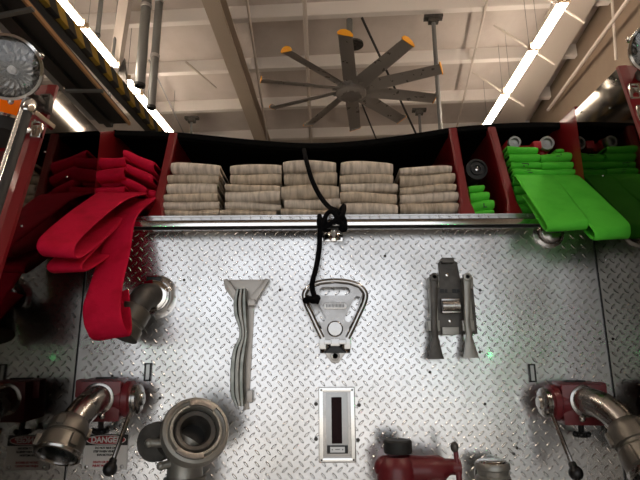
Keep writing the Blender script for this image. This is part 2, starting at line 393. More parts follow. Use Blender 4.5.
# grey vertical pipes
def pipe(px, py, py_end, y, r, label, bands=()):
    p = at(px, py, y); q = to_uv(p); top = roofz(q.y)+.23; zb = at(px, py_end, y).z
    t = empty('duct_pipe', V(p.x, p.y, zb), label, 'pipe', 'grey duct pipes dropping from the ceiling at the left')
    mb = MB(); mb.tube([V(p.x,p.y,zb), V(p.x,p.y,top)], r, 18); mb.build('pipe', M['steelgrey'], t)
    for row in bands:
        z = at(px, row, y).z; mb = MB(); mb.lathe(V(p.x,p.y,z), V(0,0,1), [(r,0),(r+.012,.01),(r+.012,.05),(r,.06)], 18); mb.build('clamp_band', M['labelgrey'], t)
    mb = MB(); mb.lathe(V(p.x,p.y,zb), V(0,0,-1), [(r,0),(r+.008,.002),(r+.008,.04),(r*.8,.05),(r*.8,.0)], 18, cap=False); mb.build('end_collar', M['rubber'], t)
pipe(145, 20, 84, 7.0, .075, 'thicker grey pipe dropping between the tan post and the slimmer pipe', (8,))
pipe(157, 30, 106, 7.0, .06, 'slimmer grey pipe with a clamp, right of the thicker pipe', (3, 58))
pipe(98, 30, 34, 6.8, .035, 'thinnest grey pipe, left of the tan hanger post')

# something striped behind the left post: reflective panel on a grey locker
t = empty('storage_locker', V(-4.9, 5.6, 0), 'grey storage locker with orange and yellow striped panel behind the left post', 'locker')
lp = at(12, 150, 5.6)
mb = MB(); mb.box(V(lp.x-.6, 5.95, 1.75), (2.2, .6, 3.5), bev=.01); mb.build('cabinet', M['greypaint'], t)
c0 = at(2,150,5.6); c1 = at(26,205,5.6)
mb = MB(); mb.box(V((c0.x+c1.x)/2-.25, 5.63, (c0.z+c1.z)/2+.08), (.9,.02,.62)); mb.build('striped_panel', M['chevron'], t, smooth_=False)
mb = MB(); mb.box(V(lp.x-.2, 5.60, zrow(146,5.6)), (1.6,.1,.08)); mb.build('shelf_edge', M['red'], t, smooth_=False)

# green lamps on the back wall either side of the door
for (px, py, lab) in ((119,357,'left'), (485,355,'right')):
    d = ray(px, py); Yb = V0+.15
    L = (D + (D-Yb)); p = CAM + d*(L/d.y); p = V(p.x, Yb+.25, p.z)
    t = empty('signal_lamp', p, 'small green signal lamp by the %s jamb of the open door behind the viewer' % lab, 'lamp')
    mb = MB(); mb.sphere(p, .035, 12); mb.build('lit_lens', M['green_led'], t)
    mb = MB(); mb.box(p+V(0,-.1,0), (.16,.1,.16), bev=.01); mb.build('housing', M['black'], t)

# ------------------------------------------------------------------ fan
FZ = 4.25
fc = atz(351, 90, FZ)
t = empty('ceiling_fan', fc, 'large ten-bladed industrial ceiling fan with yellow-orange blade tips', 'ceiling fan')
R_ = .172*((fc-CAM).dot(CM @ V(0,0,-1)))
mb = MB(); mb.lathe(fc, V(0,0,1), [(0.01,-.12),(.15,-.12),(.21,-.105),(.24,-.075),(.24,.03),(.16,.05),(.01,.05)], 32)
for i in range(10):
    a = 2*PI*i/10; mb.sphere(fc+V(math.cos(a)*.17, math.sin(a)*.17, -.116), .016, 8)
hubo = mb.build('hub', M['hub'], t)
mb = MB(); mb.lathe(fc, V(0,0,1), [(.01,.05),(.11,.05),(.11,.30),(.05,.32),(.05,roofz(fc.y)-fc.z)], 20); mb.build('down_rod', M['steelgrey'], t)
mb = MB(); mb.lathe(fc+V(.07,0,.80), V(0,0,1), [(.01,.0),(.15,.0),(.15,.03),(.01,.03)], 24); mb.build('guard_disc', M['darkmetal'], t)
tip0 = to = None
a0 = math.atan2(atz(345,33,FZ).y-fc.y, atz(345,33,FZ).x-fc.x)
for i in range(10):
    a = a0 + 2*PI*i/10
    rad = V(math.cos(a), math.sin(a), 0); tan = V(-math.sin(a), math.cos(a), 0)
    rings = []; n = 8
    for j in range(n+1):
        f = j/n; r = .22 + (R_-.22)*f; ch = .118 - .016*f; pit = -math.radians(24-8*f)
        ring = []
        for q in range(12):
            w = 2*PI*q/12; x = math.cos(w)*ch; zz = math.sin(w)*.012 + .02*(1-(x/ch)**2)
            ring.append(fc + rad*r + tan*(x*math.cos(pit)-zz*math.sin(pit)) + V(0,0,1)*(x*math.sin(pit)+zz*math.cos(pit)))
        rings.append(ring)
    mb = MB(); mb.loops(rings); bl = mb.build('blade', M['blade'], t, angle=75)
    mb = MB(); pit = -math.radians(16); tv = (tan*math.cos(pit)+V(0,0,math.sin(pit)))
    up = V(0,0,1); tipc = fc+rad*R_
    poly = [(-.105,-.012),(.105,-.012),(.112,.02),(.07,.066),(0,.085),(-.07,.066),(-.112,.02)]
    m4 = Matrix((( tv.x, up.x, rad.x, tipc.x),(tv.y, up.y, rad.y, tipc.y),(tv.z, up.z, rad.z, tipc.z),(0,0,0,1)))
    mb.prism(poly, m4, .014, .004); w_ = mb.build('winglet', M['winglet'], bl)
    w_['label'] = 'yellow-orange upturned blade tip'
    mb = MB(); mb.beam(fc+rad*.10-V(0,0,.035), fc+rad*.30-V(0,0,.02), .05, .02); mb.build('blade_clamp', M['hub'], bl, smooth_=False)
    mb = MB()
    # a dark inner face of each winglet
    mb.prism([(x*.97,y*.97) for x,y in poly], m4 @ Matrix.Translation((0,0,-.006)), .006); mb.build('winglet_backing', M['blade'], bl)

# ================================================================== FIRE TRUCK
truck = empty('fire_truck', V(0, D+.6, 0), 'back of a red fire truck with diamond tread plate panel and open hose bed', 'fire truck')
ZR = zrow(224.3, D-.06, 334)            # rail height
ZT = zrow(215.5, D, 334)                # top of the tread plate
ZB = .55
# rear panel with raised bars
def tread(mb, x0, x1, z0, z1, y, pitch=.0318, phase=(0,0)):
    lng, wid, hgt = .0113, .0030, .0018
    nx = int((x1-x0)/pitch)+2; nz = int((z1-z0)/pitch)+2
    for i in range(nx):
        for j in range(nz):
            for k in (0, 1):
                cx = x0+(i+.5*k+.25)*pitch; cz_ = z0+(j+.5*k+.25)*pitch
                if not (x0+.008 < cx < x1-.008 and z0+.008 < cz_ < z1-.006): continue
                a = math.radians(-48 if k == 0 else 42)
                ux, uz = math.cos(a), math.sin(a); vx, vz = -uz, ux
                base = []; top = []
                for q in range(8):
                    w = 2*PI*q/8; bx, bz = math.cos(w)*lng, math.sin(w)*wid*1.25
                    base.append(mb.bm.verts.new((cx+bx*ux+bz*vx, y, cz_+bx*uz+bz*vz)))
                    bx *= .62; bz *= .5
                    top.append(mb.bm.verts.new((cx+bx*ux+bz*vx, y-hgt, cz_+bx*uz+bz*vz)))
                for q in range(8):
                    r = (q+1) % 8; mb.bm.faces.new((base[q], base[r], top[r], top[q]))
                mb.bm.faces.new(top)
mb = MB(); mb.box(V(0, D+.003, (ZB+ZT)/2), (2*W, .006, ZT-ZB))
tread(mb, -W, W, .95, ZT, D+.0002)
panel = mb.build('rear_panel', M['plate'], truck, angle=20); panel['label'] = 'silver diamond tread plate rear panel'
for (px, py) in ((480,290),(184,280),(280,290),(385,256),(600,339),(485,404),(514,454),(517,448),(160,398),(112,376),(480,352),(430,372)):
    mb = MB(); mb.lathe(at(px,py,D-.001), V(0,-1,0), [(.0045,0),(.0035,.002),(.001,.003)], 8)
    mb.build('panel_rivet', M['darkmetal'], panel)
# tailboard far below, out of view
mb = MB(); mb.box(V(0, D-.15, .50), (2.3, .5, .06), bev=.01); mb.box(V(0, D+1.0, .60), (2.3, 1.9, .2), bev=.02)
mb.build('tailboard', M['plate'], truck)
for s in (-1,1):
    mb = MB(); mb.lathe(V(s*1.1, D+1.3, .5), V(-s,0,0), [(.2,0),(.47,0),(.5,.03),(.5,.25),(.47,.28),(.2,.28)], 32); mb.build('wheel', M['rubber'], truck)

# wings: polished inner side walls with sloping rear edge
SLP = math.radians(14)
ZW = CZ + .765
def wing_y(z, s): 
    y0 = 1.322 if s < 0 else 1.340
    return y0 - (ZW - z)*(.255 if s < 0 else .22)
for s in (-1, 1):
    zt = ZW if s < 0 else ZW+.068
    mb = MB()
    poly = [(D+.004, ZB), (D+.004, zt), (wing_y(zt,s), zt), (wing_y(ZB,s), ZB)]
    mtx = Matrix.Translation((s*W if s > 0 else -W-.012, 0, 0)) @ Matrix(((0,0,1,0),(1,0,0,0),(0,1,0,0),(0,0,0,1)))
    mb.prism(poly, mtx, .012)
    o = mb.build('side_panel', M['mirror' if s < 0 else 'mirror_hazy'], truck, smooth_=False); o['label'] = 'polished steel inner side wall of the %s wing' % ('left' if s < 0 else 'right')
    rp = ((45,152),(67,177),(22,226),(64,88),(35,120)) if s < 0 else ((603,176),(616,80),(581,112),(610,108),(606,260))
    for (px, py) in rp:
        mb = MB(); mb.sphere(atx(px, py, s*(W-.001)), .0028, 8); mb.build('rivet', M['chrome'], o)
    # red post on the sloping edge
    mb = MB()
    zb = ZB; wd = .072 if s < 0 else .058
    def pp(z, dx, dy): return V(s*(W+dx), wing_y(z,s)+dy, z)
    quad = lambda z: [pp(z,-.001,0), pp(z,-.001,-.012), pp(z,.022,-.016), pp(z,.024,-.013), pp(z,wd,-.013), pp(z,wd+.004,.0), pp(z,wd+.004,.05), pp(z,.0125,.05), pp(z,.0125,0)]
    mb.loops([quad(zb), quad(zt+.004)])
    o = mb.build('corner_post', M['red'], truck, angle=30); o['label'] = 'dark red post on the outer edge of the %s wing' % ('left' if s < 0 else 'right')
    # outer body skin of the truck beside the bed
    mb = MB(); mb.box(V(s*(W+.10), D+1.0, 1.35), (.17, 1.9, 1.2), bev=.01); mb.build('body_side', M['red'], truck)
    # red side wall of the hose bed
    mb = MB(); zs = zrow(131.5, D, 104) if s < 0 else zrow(124, D+.10) + .012
    zc_ = zrow(130, D+.125, 110)
    mb.prism([(D+.005,ZT-.02),(D+.005,zs),(D+.13,zc_ if s < 0 else zs),(D+1.49,zs),(D+1.49,ZT-.02)], Matrix.Translation((s*W if s > 0 else -W-.012, 0, 0)) @ Matrix(((0,0,1,0),(1,0,0,0),(0,1,0,0),(0,0,0,1))), .012); mb.build('bed_side_wall', M['red'], truck, smooth_=False)

for s in (-1, 1):
    mb = MB(); mb.box(V(s*(W-.0012), D-.001, (ZB+ZT)/2), (.0024, .004, ZT-ZB)); mb.build('corner_seal', M['black'], truck, smooth_=False)
# hose bed floor, forward bulkhead and lip
mb = MB(); mb.box(V(0, D+.75, ZT-.018), (2*W, 1.49, .02)); mb.build('hose_bed_floor', M['void'], truck, smooth_=False)
mb = MB(); mb.box(V(0, D+1.5, ZT+.15), (2*W, .02, .36)); mb.build('hose_bed_bulkhead', M['void'], truck, smooth_=False)
mb = MB(); mb.box(V(0,D+.012,ZT-.001),(2*W-.03,.036,.004)); mb.build('panel_lip', M['plate'], truck, smooth_=False)
# sagging black cover
yc = D+.125
prof = [(100,130),(120,130.5),(172,132),(210,135.5),(250,139.5),(300,143),(345,142),(390,137),(430,131),(452,127.5),(492,124),(530,122.5),(583,122.5)]
tops = [at(px, py, yc) for px, py in prof]; tops[0].x = -W+.001; tops[-1].x = W-.001
tops = smooth(tops, 4)
mb = MB()
rings = []
for p in tops:
    r = []
    zf = p.z
    for (dy, dz) in ((0,0),(-.010,-.004),(-.010,-.022),(.0,-.026),(.05,-.012),(1.38,.05),(1.38,.06),(.05,.0)):
        r.append(V(p.x, yc+dy, zf+dz + (0 if dy < 1 else (zrow(128,yc)-zf)*.5)))
    rings.append(r)
mb.loops(rings); o = mb.build('hose_bed_cover', M['vinyl'], truck); o['label'] = 'black sagging cover over the hose bed'
# dividers
for (tx, ty, bx, by, side) in ((173,133,155,214,0),(453,128,468,213,0),(492,127,516,213,0)):
    b = at(bx, by, D+.02); tpt = at(tx, ty, D+.11)
    zt = tpt.z; xx = (b.x+tpt.x)/2 if side == 0 else b.x
    hw = .015
    mb = MB()
    f = lambda z: D+.018 + (z-b.z)/(zt-b.z)*.09
    fl = [(1.35,ZT-.01),(f(b.z),ZT-.01),(f(zt),zt),(1.35,zt)]
    def sec(z, w, yy): return None
    # front flange (rounded) leaning from bottom to top
    pts = [V(b.x,f(ZT),ZT-.005), V(b.x*.5+tpt.x*.5, f((ZT+zt)/2), (ZT+zt)/2), V(tpt.x, f(zt), zt)]
    rings = []
    for p, w in ((pts[0],.028),(pts[0].lerp(pts[2],.08),.024),(pts[0].lerp(pts[2],.16),.016),(pts[0].lerp(pts[2],.5),.0145),(pts[2],.0145)):
        rings.append([p+V(-w,.03,0), p+V(-w,.006,0), p+V(-w+.005,0,0), p+V(w-.005,0,0), p+V(w,.006,0), p+V(w,.03,0)])
    mb.loops(rings)
    # thin plate running forward
    rings = []
    for dy in (.02, 1.36):
        rings.append([V(pts[0].x-.003, f(ZT)+dy, ZT-.006), V(pts[0].x+.003, f(ZT)+dy, ZT-.006), V(pts[2].x+.003, (f(zt) if dy<1 else f(ZT))+dy, zt-.004), V(pts[2].x-.003, (f(zt) if dy<1 else f(ZT))+dy, zt-.004)])
    mb.loops(rings)
    mb.build('hose_bed_divider', M['red'], truck, angle=30)

# handrail
yr = D-.062
xl, xr = at(134,224,yr).x, at(541,221,yr).x
mb = MB(); mb.tube([V(xl+.004,yr,ZR), V(0,yr,ZR), V(xr-.004,yr,ZR)], .0150, 20)
rail = mb.build('handrail', M['black'], truck)  # black tube: dark edge reflections of the chrome put into its colour
mb = MB(); mb.box(V((xl+xr)/2, yr-.012, ZR), (xr-xl+.01, .012, .0175), bev=.0045)
mb.build('chrome_strip', M['railchrome'], rail)['label'] = 'bright chrome face of the handrail'
for px in (334,):
    x = at(px, 222, yr).x
    mb = MB(); mb.lathe(V(x, D, ZR-.024), V(0,-1,.28), [(.020,0),(.020,.006),(.012,.010),(.010,.045),(.012,.056),(.001,.06)], 20)
    mb.box(V(x-.004, D-.004, ZR-.030), (.066,.008,.022), bev=.003)
    mb.build('rail_bracket', M['chrome'], rail)

# ------------------------------------------------------------------ folding step
def outline(pts, y): return [at(px, py, y) for px, py in pts]
ys = D-.035
half = [(335,281),(320,282.5),(310,286.5),(304.5,294),(306,303),(311,314),(317,327),(322.5,338)]
loop = half[::-1] + [(670-x, y) for x, y in half[1:]]
lp_ = smooth([Vector(p) for p in outline(loop, ys)], 4)
mb = MB(); mb.tube(lp_, .0085, 12); step = mb.build('folding_step', M['stepchrome'], truck); step['label'] = 'chrome folding step below the rope end'
def slot(cx, cy, L, r, ang):       # ribbon-shaped hole outline
    pts = []
    for q in range(9): a = -PI/2+PI*q/8; pts.append((L/2+r*math.cos(a), r*math.sin(a)))
    for q in range(9): a = PI/2+PI*q/8; pts.append((-L/2+r*math.cos(a), r*math.sin(a)))
    c, s = math.cos(ang), math.sin(ang); return [(cx+x*c-y*s, cy+x*s+y*c) for x, y in pts]
o0 = at(335, 305, ys)
K = (D-.035)/F*1.03         # metres per pixel on the step plane
outer = [((x-335)*K*.965, (305-y)*K) for x, y in [(335,284),(321,285.5),(311,289),(307.5,294.5),(310,303),(315.5,314),(321.5,327),(325.5,339)]]
outer = outer + [(-x, y) for x, y in outer[::-1][:-1]]
bm = bmesh.new()
def edge_loop(pts):
    vs = [bm.verts.new((x,y,0)) for x,y in pts]; return [bm.edges.new((vs[i], vs[(i+1)%len(vs)])) for i in range(len(vs))]
es = edge_loop(outer)
es += edge_loop(slot(0, 13.3*K, 22*K, 4.2*K, 0))
es += edge_loop(slot(-17.5*K, -4*K, 20*K, 3.7*K, math.radians(-62)))
es += edge_loop(slot(17.5*K, -4*K, 20*K, 3.7*K, math.radians(62)))
bmesh.ops.triangle_fill(bm, use_beauty=True, use_dissolve=False, edges=es)
r = bmesh.ops.extrude_face_region(bm, geom=list(bm.faces))
bmesh.ops.translate(bm, vec=(0,0,.010), verts=[e for e in r['geom'] if isinstance(e, bmesh.types.BMVert)])
bm.transform(panel_m(o0+V(0,.006,0))); mb = MB(); mb.add(bm); mb.build('tread', M['treadplate'], step)
mb = MB(); mb.prism(slot(0, -1*K, 17*K, 3.3*K, 0), panel_m(o0+V(0,-.004,0)), .004, .001)
bd = mb.build('badge', M['dullchrome'], step)
mb = MB()
for i in range(-6, 7): mb.box(o0+V(i*1.35*K,-.0085,-1*K), (.0018,.002,.009))
mb.build('badge_ribs', M['black'], step, smooth_=False)
mb = MB(); h0 = at(335,341,D-.02)
mb.box(h0+V(0,0,.028), (.082,.03,.020), bev=.004)
for s in (-1,1):
    mb.box(h0+V(s*.037,0,.006), (.020,.036,.062), bev=.004); mb.box(h0+V(s*.022,-.014,-.004), (.022,.02,.014), bev=.003)
mb.tube([h0+V(-.044,-.006,.0), h0+V(.044,-.006,.0)], .008, 12)
mb.box(h0+V(0,-.01,-.004), (.028,.02,.024), bev=.004)
for s in (-1,1): mb.beam(h0+V(s*.038,0,-.03), h0+V(s*.02,-.01,-.012), .014, .014, bev=.002)
mb.build('hinge', M['stepchrome'], step)
mb = MB(); mb.box(h0+V(0,.008,.01),(.090,.018,.090)); mb.build('hinge_backing', M['black'], step, smooth_=False)  # solid black block behind the hinge, gives it dark outlines
mb = MB(); c = at(335,352,D)
mb.prism([(-.040,.036),(.040,.036),(.040,.008),(.010,-.032),(-.010,-.032),(-.040,.008)], panel_m(c), .010, .002)
mb.lathe(c+V(0,-.010,-.012), V(0,-1,0), [(.014,0),(.013,.003),(.008,.004),(.007,0)], 16)
mb.build('mounting_plate', M['dullchrome'], step)
mb = MB(); mb.lathe(at(335,329,ys-.002), V(0,-1,0), [(.024,0),(.024,.008),(.020,.012),(.001,.013)], 24); mb.build('pivot_boss', M['stepchrome'], step)

# ------------------------------------------------------------------ tank level light
g0 = at(337, 424, D)
kp = 1.65/F
fr = mb = MB()
w2, h2 = 17*kp, 33*kp
gauge = None
mb.box(g0+V(0,-.004,0), (2*w2, .008, 2*h2), bev=.003)
gauge = mb.build('water_level_light', M['dullchrome'], truck); gauge['label'] = 'framed tank level light with a dark lens strip'
mb = MB(); t_ = .014
for s in (-1,1):
    mb.box(g0+V(s*(w2-.008),-.010,0), (.012,.010,2*h2-.006), bev=.003); mb.box(g0+V(0,-.010,s*(h2-.008)), (2*w2-.006,.010,.012), bev=.003)
mb.build('frame', M['chrome'], gauge)
mb = MB(); mb.box(g0+V(0,-.009,.006), (.064,.004,.165), bev=.001); mb.build('face_plate', M['labelgrey'], gauge)
mb = MB(); mb.box(g0+V(-.001,-.013,.012), (.030,.006,.128), bev=.002); mb.build('lens', M['darklens'], gauge)
mb = MB(); mb.box(g0+V(0,-.012,-.068), (.060,.006,.022), bev=.001); mb.build('label_recess', M['black'], gauge)
mb = MB(); mb.box(g0+V(0,-.0155,-.068), (.042,.002,.015)); mb.build('label_plate', M['labelgrey'], gauge, smooth_=False)
mb = MB()
for s in (-1,1): mb.box(g0+V(s*.015,-.017,-.068), (.003,.001,.003))
mb.box(g0+V(0,-.017,-.067), (.013,.001,.0015))
mb.build('label_marks', M['black'], gauge, smooth_=False)
for (px, py) in ((316,404),(359,405),(316,439),(358,440)):
    mb = MB(); mb.lathe(at(px,py,D), V(0,-1,0), [(.006,0),(.005,.003),(.001,.004)], 10); mb.build('screw', M['darkmetal'], gauge)

# small framed marker plates
for (px, py) in ((148,372),(532,373)):
    c = at(px, py, D-.002); mb = MB()
    for s in (-1,1):
        mb.box(c+V(s*.008,-.003,0), (.004,.006,.052)); mb.box(c+V(0,-.003,s*.024), (.02,.006,.004))
    o = mb.build('marker_frame', M['black'], truck, smooth_=False)
    mb = MB(); mb.box(c+V(0,-.001,0), (.013,.003,.045)); mb.build('marker_plate', M['labelgrey'], o, smooth_=False)

# ------------------------------------------------------------------ warning sign
s0 = at(85.5, 434.5, D-.003); s1 = at(126, 469.5, D-.003)
sw, sh = s1.x-s0.x, s0.z-s1.z; sc_ = (s0+s1)/2
mb = MB(); mb.box(sc_, (sw, .003, sh)); sign = mb.build('warning_sign', M['white'], truck, smooth_=False); sign['label'] = 'white DANGER sign with red oval heading'
mb = MB(); mb.box(sc_+V(0,-.002,sh*.5-sh*.155), (sw, .0015, sh*.31)); mb.build('heading_band', M['signblack'], sign, smooth_=False)
mb = MB(); ovc = sc_+V(0,-.0028,sh*.345)
n = 32; mb.prism([(math.copysign(abs(math.cos(2*PI*k/n))**.7, math.cos(2*PI*k/n))*sw*.455, math.sin(2*PI*k/n)*sh*.135) for k in range(n)], panel_m(ovc), .0006); mb.build('heading_rim', M['white'], sign, smooth_=False)
mb = MB(); mb.prism([(math.copysign(abs(math.cos(2*PI*k/n))**.7, math.cos(2*PI*k/n))*sw*.435, math.sin(2*PI*k/n)*sh*.115) for k in range(n)], panel_m(ovc+V(0,-.0006,0)), .0006); mb.build('heading_oval', M['signred'], sign, smooth_=False)
text_mesh('DANGER', sh*.225, panel_m(ovc+V(0,-.0015,0)), M['white'], 'heading_text', sign, bold=.0008)
for i, (l, m_) in enumerate((('DO NOT RIDE ON', 'signblack'), ('STEP WHEN VEHICLE', 'signblack'), ('IS IN MOTION', 'signblack'), (None, None), ('DEATH OR SERIOUS', 'signred'), ('INJURY MAY RESULT', 'signred'))):
    if l: text_mesh(l, sh*.082, panel_m(sc_+V(0,-.0025,sh*(.115-.10*i))), M[m_], 'sign_text', sign, spacing=.92, bold=.0003)
mb = MB()
for s in (-1,1): mb.lathe(sc_+V(s*(sw*.5-.012),-.002,-sh*.5+.008), V(0,-1,0), [(.006,0),(.005,.003),(.001,.004)], 10)
mb.build('screws', M['dullchrome'], sign)

# ------------------------------------------------------------------ discharge valves
def mir(p, s, dx=0., dz=0.): return V(p.x*s+dx, p.y, p.z+dz)
def valve(f, side):
    """f(px,py,y) gives the world position of a pixel of the left valve (or of its mirror image)"""
    ax = V(1,0,0)*side
    mb = MB(); c = f(104,399,D-.075)
    # square-ish body with a round boss
    rr = frame(V(.12*side,-1,-.1))
    mb.box(c, (.112,.110,.094), rr, bev=.012)
    mb.lathe(c, ax, [(.045,.03),(.045,.06),(.05,.064),(.05,.08),(.038,.084)], 28)
    mb.lathe(c, V(0,1,0), [(.042,.03),(.042,.075)], 28)
    mb.box(c+V(-.055*side,-.01,.03), (.04,.05,.03), rr, bev=.008)
    body = mb.build('discharge_valve', M['valve_red'], truck)
    body['label'] = 'dark red discharge valve with chrome elbow on the %s of the panel' % ('left' if side > 0 else 'right')
    mb = MB(); e0 = f(124,399,D-.075)
    mb.lathe(e0, ax, [(.044,.0),(.044,.012),(.039,.016),(.039,.032),(.041,.034),(.041,.042),(.034,.048),(.020,.05),(.016,.056),(.001,.057)], 32)
    mb.build('end_cap', M['dullchrome'], body)
    mb = MB(); mb.box(f(118,401,D-.075), (.022,.075,.08), bev=.01); mb.build('actuator_housing', M['black'], body)
    mb = MB(); mb.box(c+V(.0,.01,.052), (.055,.03,.016), bev=.003); mb.build('top_clip', M['black'], body)
    # lever
    k1 = f(110,469,D-.14); k0 = f(130,413,D-.10)
    mb = MB(); mb.tube([f(131,404,D-.085), k0, k1], .0062, 10); lev = mb.build('lever', M['dullchrome'], body)
    mb = MB(); mb.sphere(k1, .0185, 20); mb.lathe(k1, (k0-k1), [(.012,.0),(.010,.024),(.007,.028)], 12); kn = mb.build('lever_knob', M['black'], body)
    # bleeder knob
    b0 = f(101,424,D-.05); mb = MB()
    mb.tube([f(101,412,D-.05), f(101,434,D-.055)], .008, 10)
    for q in range(6):
        a = 2*PI*q/6; mb.sphere(b0+V(math.cos(a)*.019, math.sin(a)*.019, -.018), .0075, 8)
    mb.lathe(b0+V(0,0,-.026), V(0,0,1), [(.001,0),(.018,0),(.018,.014),(.001,.014)], 12)
    mb.build('bleeder_knob', M['black'], body)
    # chrome elbow
    mb = MB()
    rt = side < 0
    path = [f(101,397,D-.10), f(94,398,D-.145), f(82,403,D-.185), f(69,414,D-.215), f(61,427,D-.238)] if rt else [f(101,397,D-.10), f(95,400,D-.145), f(87,407,D-.185), f(79,416,D-.215), f(73,426,D-.238)]
    mb.tube(path, [.035,.036,.036,.036,.035], 28, sub=4); mb.build('elbow', M['dullchrome'], body)
    d0 = (path[1]-path[0])
    mb = MB(); mb.lathe(path[0]+d0*.1, d0, [(.037,0),(.044,.003),(.044,.009),(.038,.011),(.038,.014),(.043,.016),(.043,.021),(.036,.024)], 32); 
    mb.sphere(path[0]+d0*.3+V(side*.02,-.02,-.045), .009, 10)
    mb.build('swivel_ring', M['dullchrome'], body)
    # coupling, open end towards the viewer
    p1 = f(63,423,D-.25) if rt else f(71,423,D-.245); p2 = f(38,470,D-.32) if rt else f(57,456,D-.292); axx = (p2-p1).normalized(); L = (p2-p1).length
    mb = MB()
    mb.lathe(p1, axx, [(.036,-.01),(.044,0),(.0475,.012),(.0475,L*.36),(.043,L*.38),(.043,L*.44),(.051,L*.5),(.053,L*.9),(.051,L*.9+.0)], 40, cap=False)
    fr_ = frame(axx)
    for q in range(3):
        a = 2*PI*q/3+.6; dv_ = fr_ @ V(math.cos(a), math.sin(a), 0)
        mb.beam(p1+axx*L*.52+dv_*.053, p1+axx*L*.86+dv_*.053, .02, .016, up=dv_, bev=.003)
        dv_ = fr_ @ V(math.cos(a+.9), math.sin(a+.9), 0)
        mb.beam(p1+axx*L*.05+dv_*.0475, p1+axx*L*.33+dv_*.0475, .018, .012, up=dv_, bev=.003)
    mb.build('coupling', M['bronze'], body)
    mb = MB(); mb.lathe(p1, axx, [(.051,L*.88),(.055,L*.9),(.056,L*.94),(.054,L),(.050,L+.002),(.046,L),(.044,L*.92),(.0435,L*.6)], 40, cap=False)
    mb.build('coupling_rim', M['dullchrome'], body)
    mb = MB(); mb.lathe(p1, axx, [(.042,L*.60),(.038,L*.62),(.037,L*.50),(.036,L*.1),(.001,L*.1)], 32, cap=False); mb.build('gasket_and_bore_shade', M['black'], body)  # gasket plus black bore bottom, shade of the opening put into the colour
    return body
valve(lambda px,py,y: at(px,py,y), 1)
ctr = at(104,399,D).x; ctr2 = at(576,402,D).x; dzz = at(576,402,D).z-at(104,399,D).z
def right_f(px, py, y):
    p = at(px, py, y); q = at(104,399,D); xx = ctr2 - (p.x-ctr)
    return V(xx, y, p.z+dzz)
valve(right_f, -1)

# outlet behind the hanging red hose, and its twin under the green hose
def outlet(c, knee, end, label, ch=True):
    mb = MB(); mb.lathe(c, V(0,-1,0), [(.068,0),(.068,.003),(.055,.006),(.050,.010),(.038,.010)], 40)
    for q in range(8):
        a = 2*PI*q/8; mb.sphere(c+V(math.cos(a)*.060,-.004,math.sin(a)*.060), .0035, 8)
    fl = mb.build('hose_outlet', M['plate'], truck); fl['label'] = label
    mb = MB(); mb.tube([c+V(0,0,0), c+V(0,-.035,0), knee, end], [.036,.037,.037,.035], 24, sub=5); mb.build('elbow', M['darkmetal'], fl)
    mb = MB(); mb.lathe(c+V(0,-.015,0), V(0,-1,0), [(.040,0),(.048,.003),(.048,.014),(.04,.017),(.04,.02),(.046,.023),(.046,.03),(.038,.033)], 28); mb.build('swivel_ring', M['chrome'] if ch else M['darkmetal'], fl)
    mb = MB(); ax = end-knee; mb.lathe(end-ax*.4, ax, [(.038,0),(.046,.006),(.046,.045),(.042,.05),(.042,.055),(.048,.06),(.048,.09),(.03,.09)], 28); mb.build('coupling', M['bronze'], fl)
    mb = MB(); mb.box(c+V(-.002,-.02,.052), (.045,.02,.014), bev=.003); mb.build('top_clip', M['black'], fl)
cO = at(156,297,D)
outlet(cO, at(143,298,D-.085), at(133,315,D-.105), 'round hose outlet with elbow beside the hanging red hose')
cO2 = at(549,240,D)
mb = MB(); mb.lathe(cO2+V(0,0,.022), V(0,-1,0), [(.048,0),(.048,.005),(.038,.008),(.036,.03),(.030,.034),(.001,.034)], 32)
o = mb.build('hose_outlet_cap', M['dullchrome'], truck); o['label'] = 'chrome outlet cap half hidden under the green hose loops'
mb = MB(); mb.box(cO2+V(0,-.036,.022), (.05,.006,.012), bev=.002); mb.build('grip', M['black'], o)
if 0: outlet(V(cO2.x+.01,D,cO2.z+.055), at(558,224,D-.06), at(566,220,D-.075), 'round hose outlet hidden under the green hose loops', False)

# ------------------------------------------------------------------ spanner wrench holder (left) 
hb = at(247,281,D)
mb = MB(); km = D/F*1.02
def pl(pts, o): return [((x-o[0])*km, (o[1]-y)*km) for x, y in pts]
og = (247, 281)
# top triangular shelf plate and back strip
mb.prism(pl([(224,280),(270,280),(269,284),(255,301),(252,402),(247,403),(246,305),(235,301),(226,289)], og), panel_m(hb), .008, .001)
mb.prism(pl([(225,281),(229,280),(243,299),(239,304)], og), panel_m(hb+V(0,-.008,0)), .022, .002)
mb.prism(pl([(266,280),(270,281),(256,304),(251,299)], og), panel_m(hb+V(0,-.008,0)), .022, .002)
mb.box(at(252,303,D-.02), (.022,.04,.02), bev=.003)
mb.box(at(250,396,D-.014), (.018,.028,.034), bev=.003)
holder = mb.build('wrench_bracket', M['bracket'], truck); holder['label'] = 'flared plate bracket that holds the curved wrenches'
def bar_sweep(mb, pts, w, h, dep=None):
    """flat bar following pts; w across the picture, h away from the panel"""
    pts = smooth([Vector(p) for p in pts], 5); rings = []
    for i, p in enumerate(pts):
        t = (pts[min(i+1,len(pts)-1)]-pts[max(i-1,0)]).normalized(); x = V(0,1,0).cross(t).normalized(); ww = w[0] if isinstance(w,(list,tuple)) else w
        if isinstance(w, (list, tuple)):
            f = i/(len(pts)-1)*(len(w)-1); k = min(int(f), len(w)-2); ww = w[k]+(w[k+1]-w[k])*(f-k)
        rings.append([p-x*ww/2+V(0,h*.35,0), p-x*ww/2-V(0,h*.35,0), p-x*ww*.3-V(0,h*.5,0), p+x*ww*.3-V(0,h*.5,0), p+x*ww/2-V(0,h*.35,0), p+x*ww/2+V(0,h*.35,0), p+x*ww*.3+V(0,h*.5,0), p-x*ww*.3+V(0,h*.5,0)])
    mb.loops(rings)
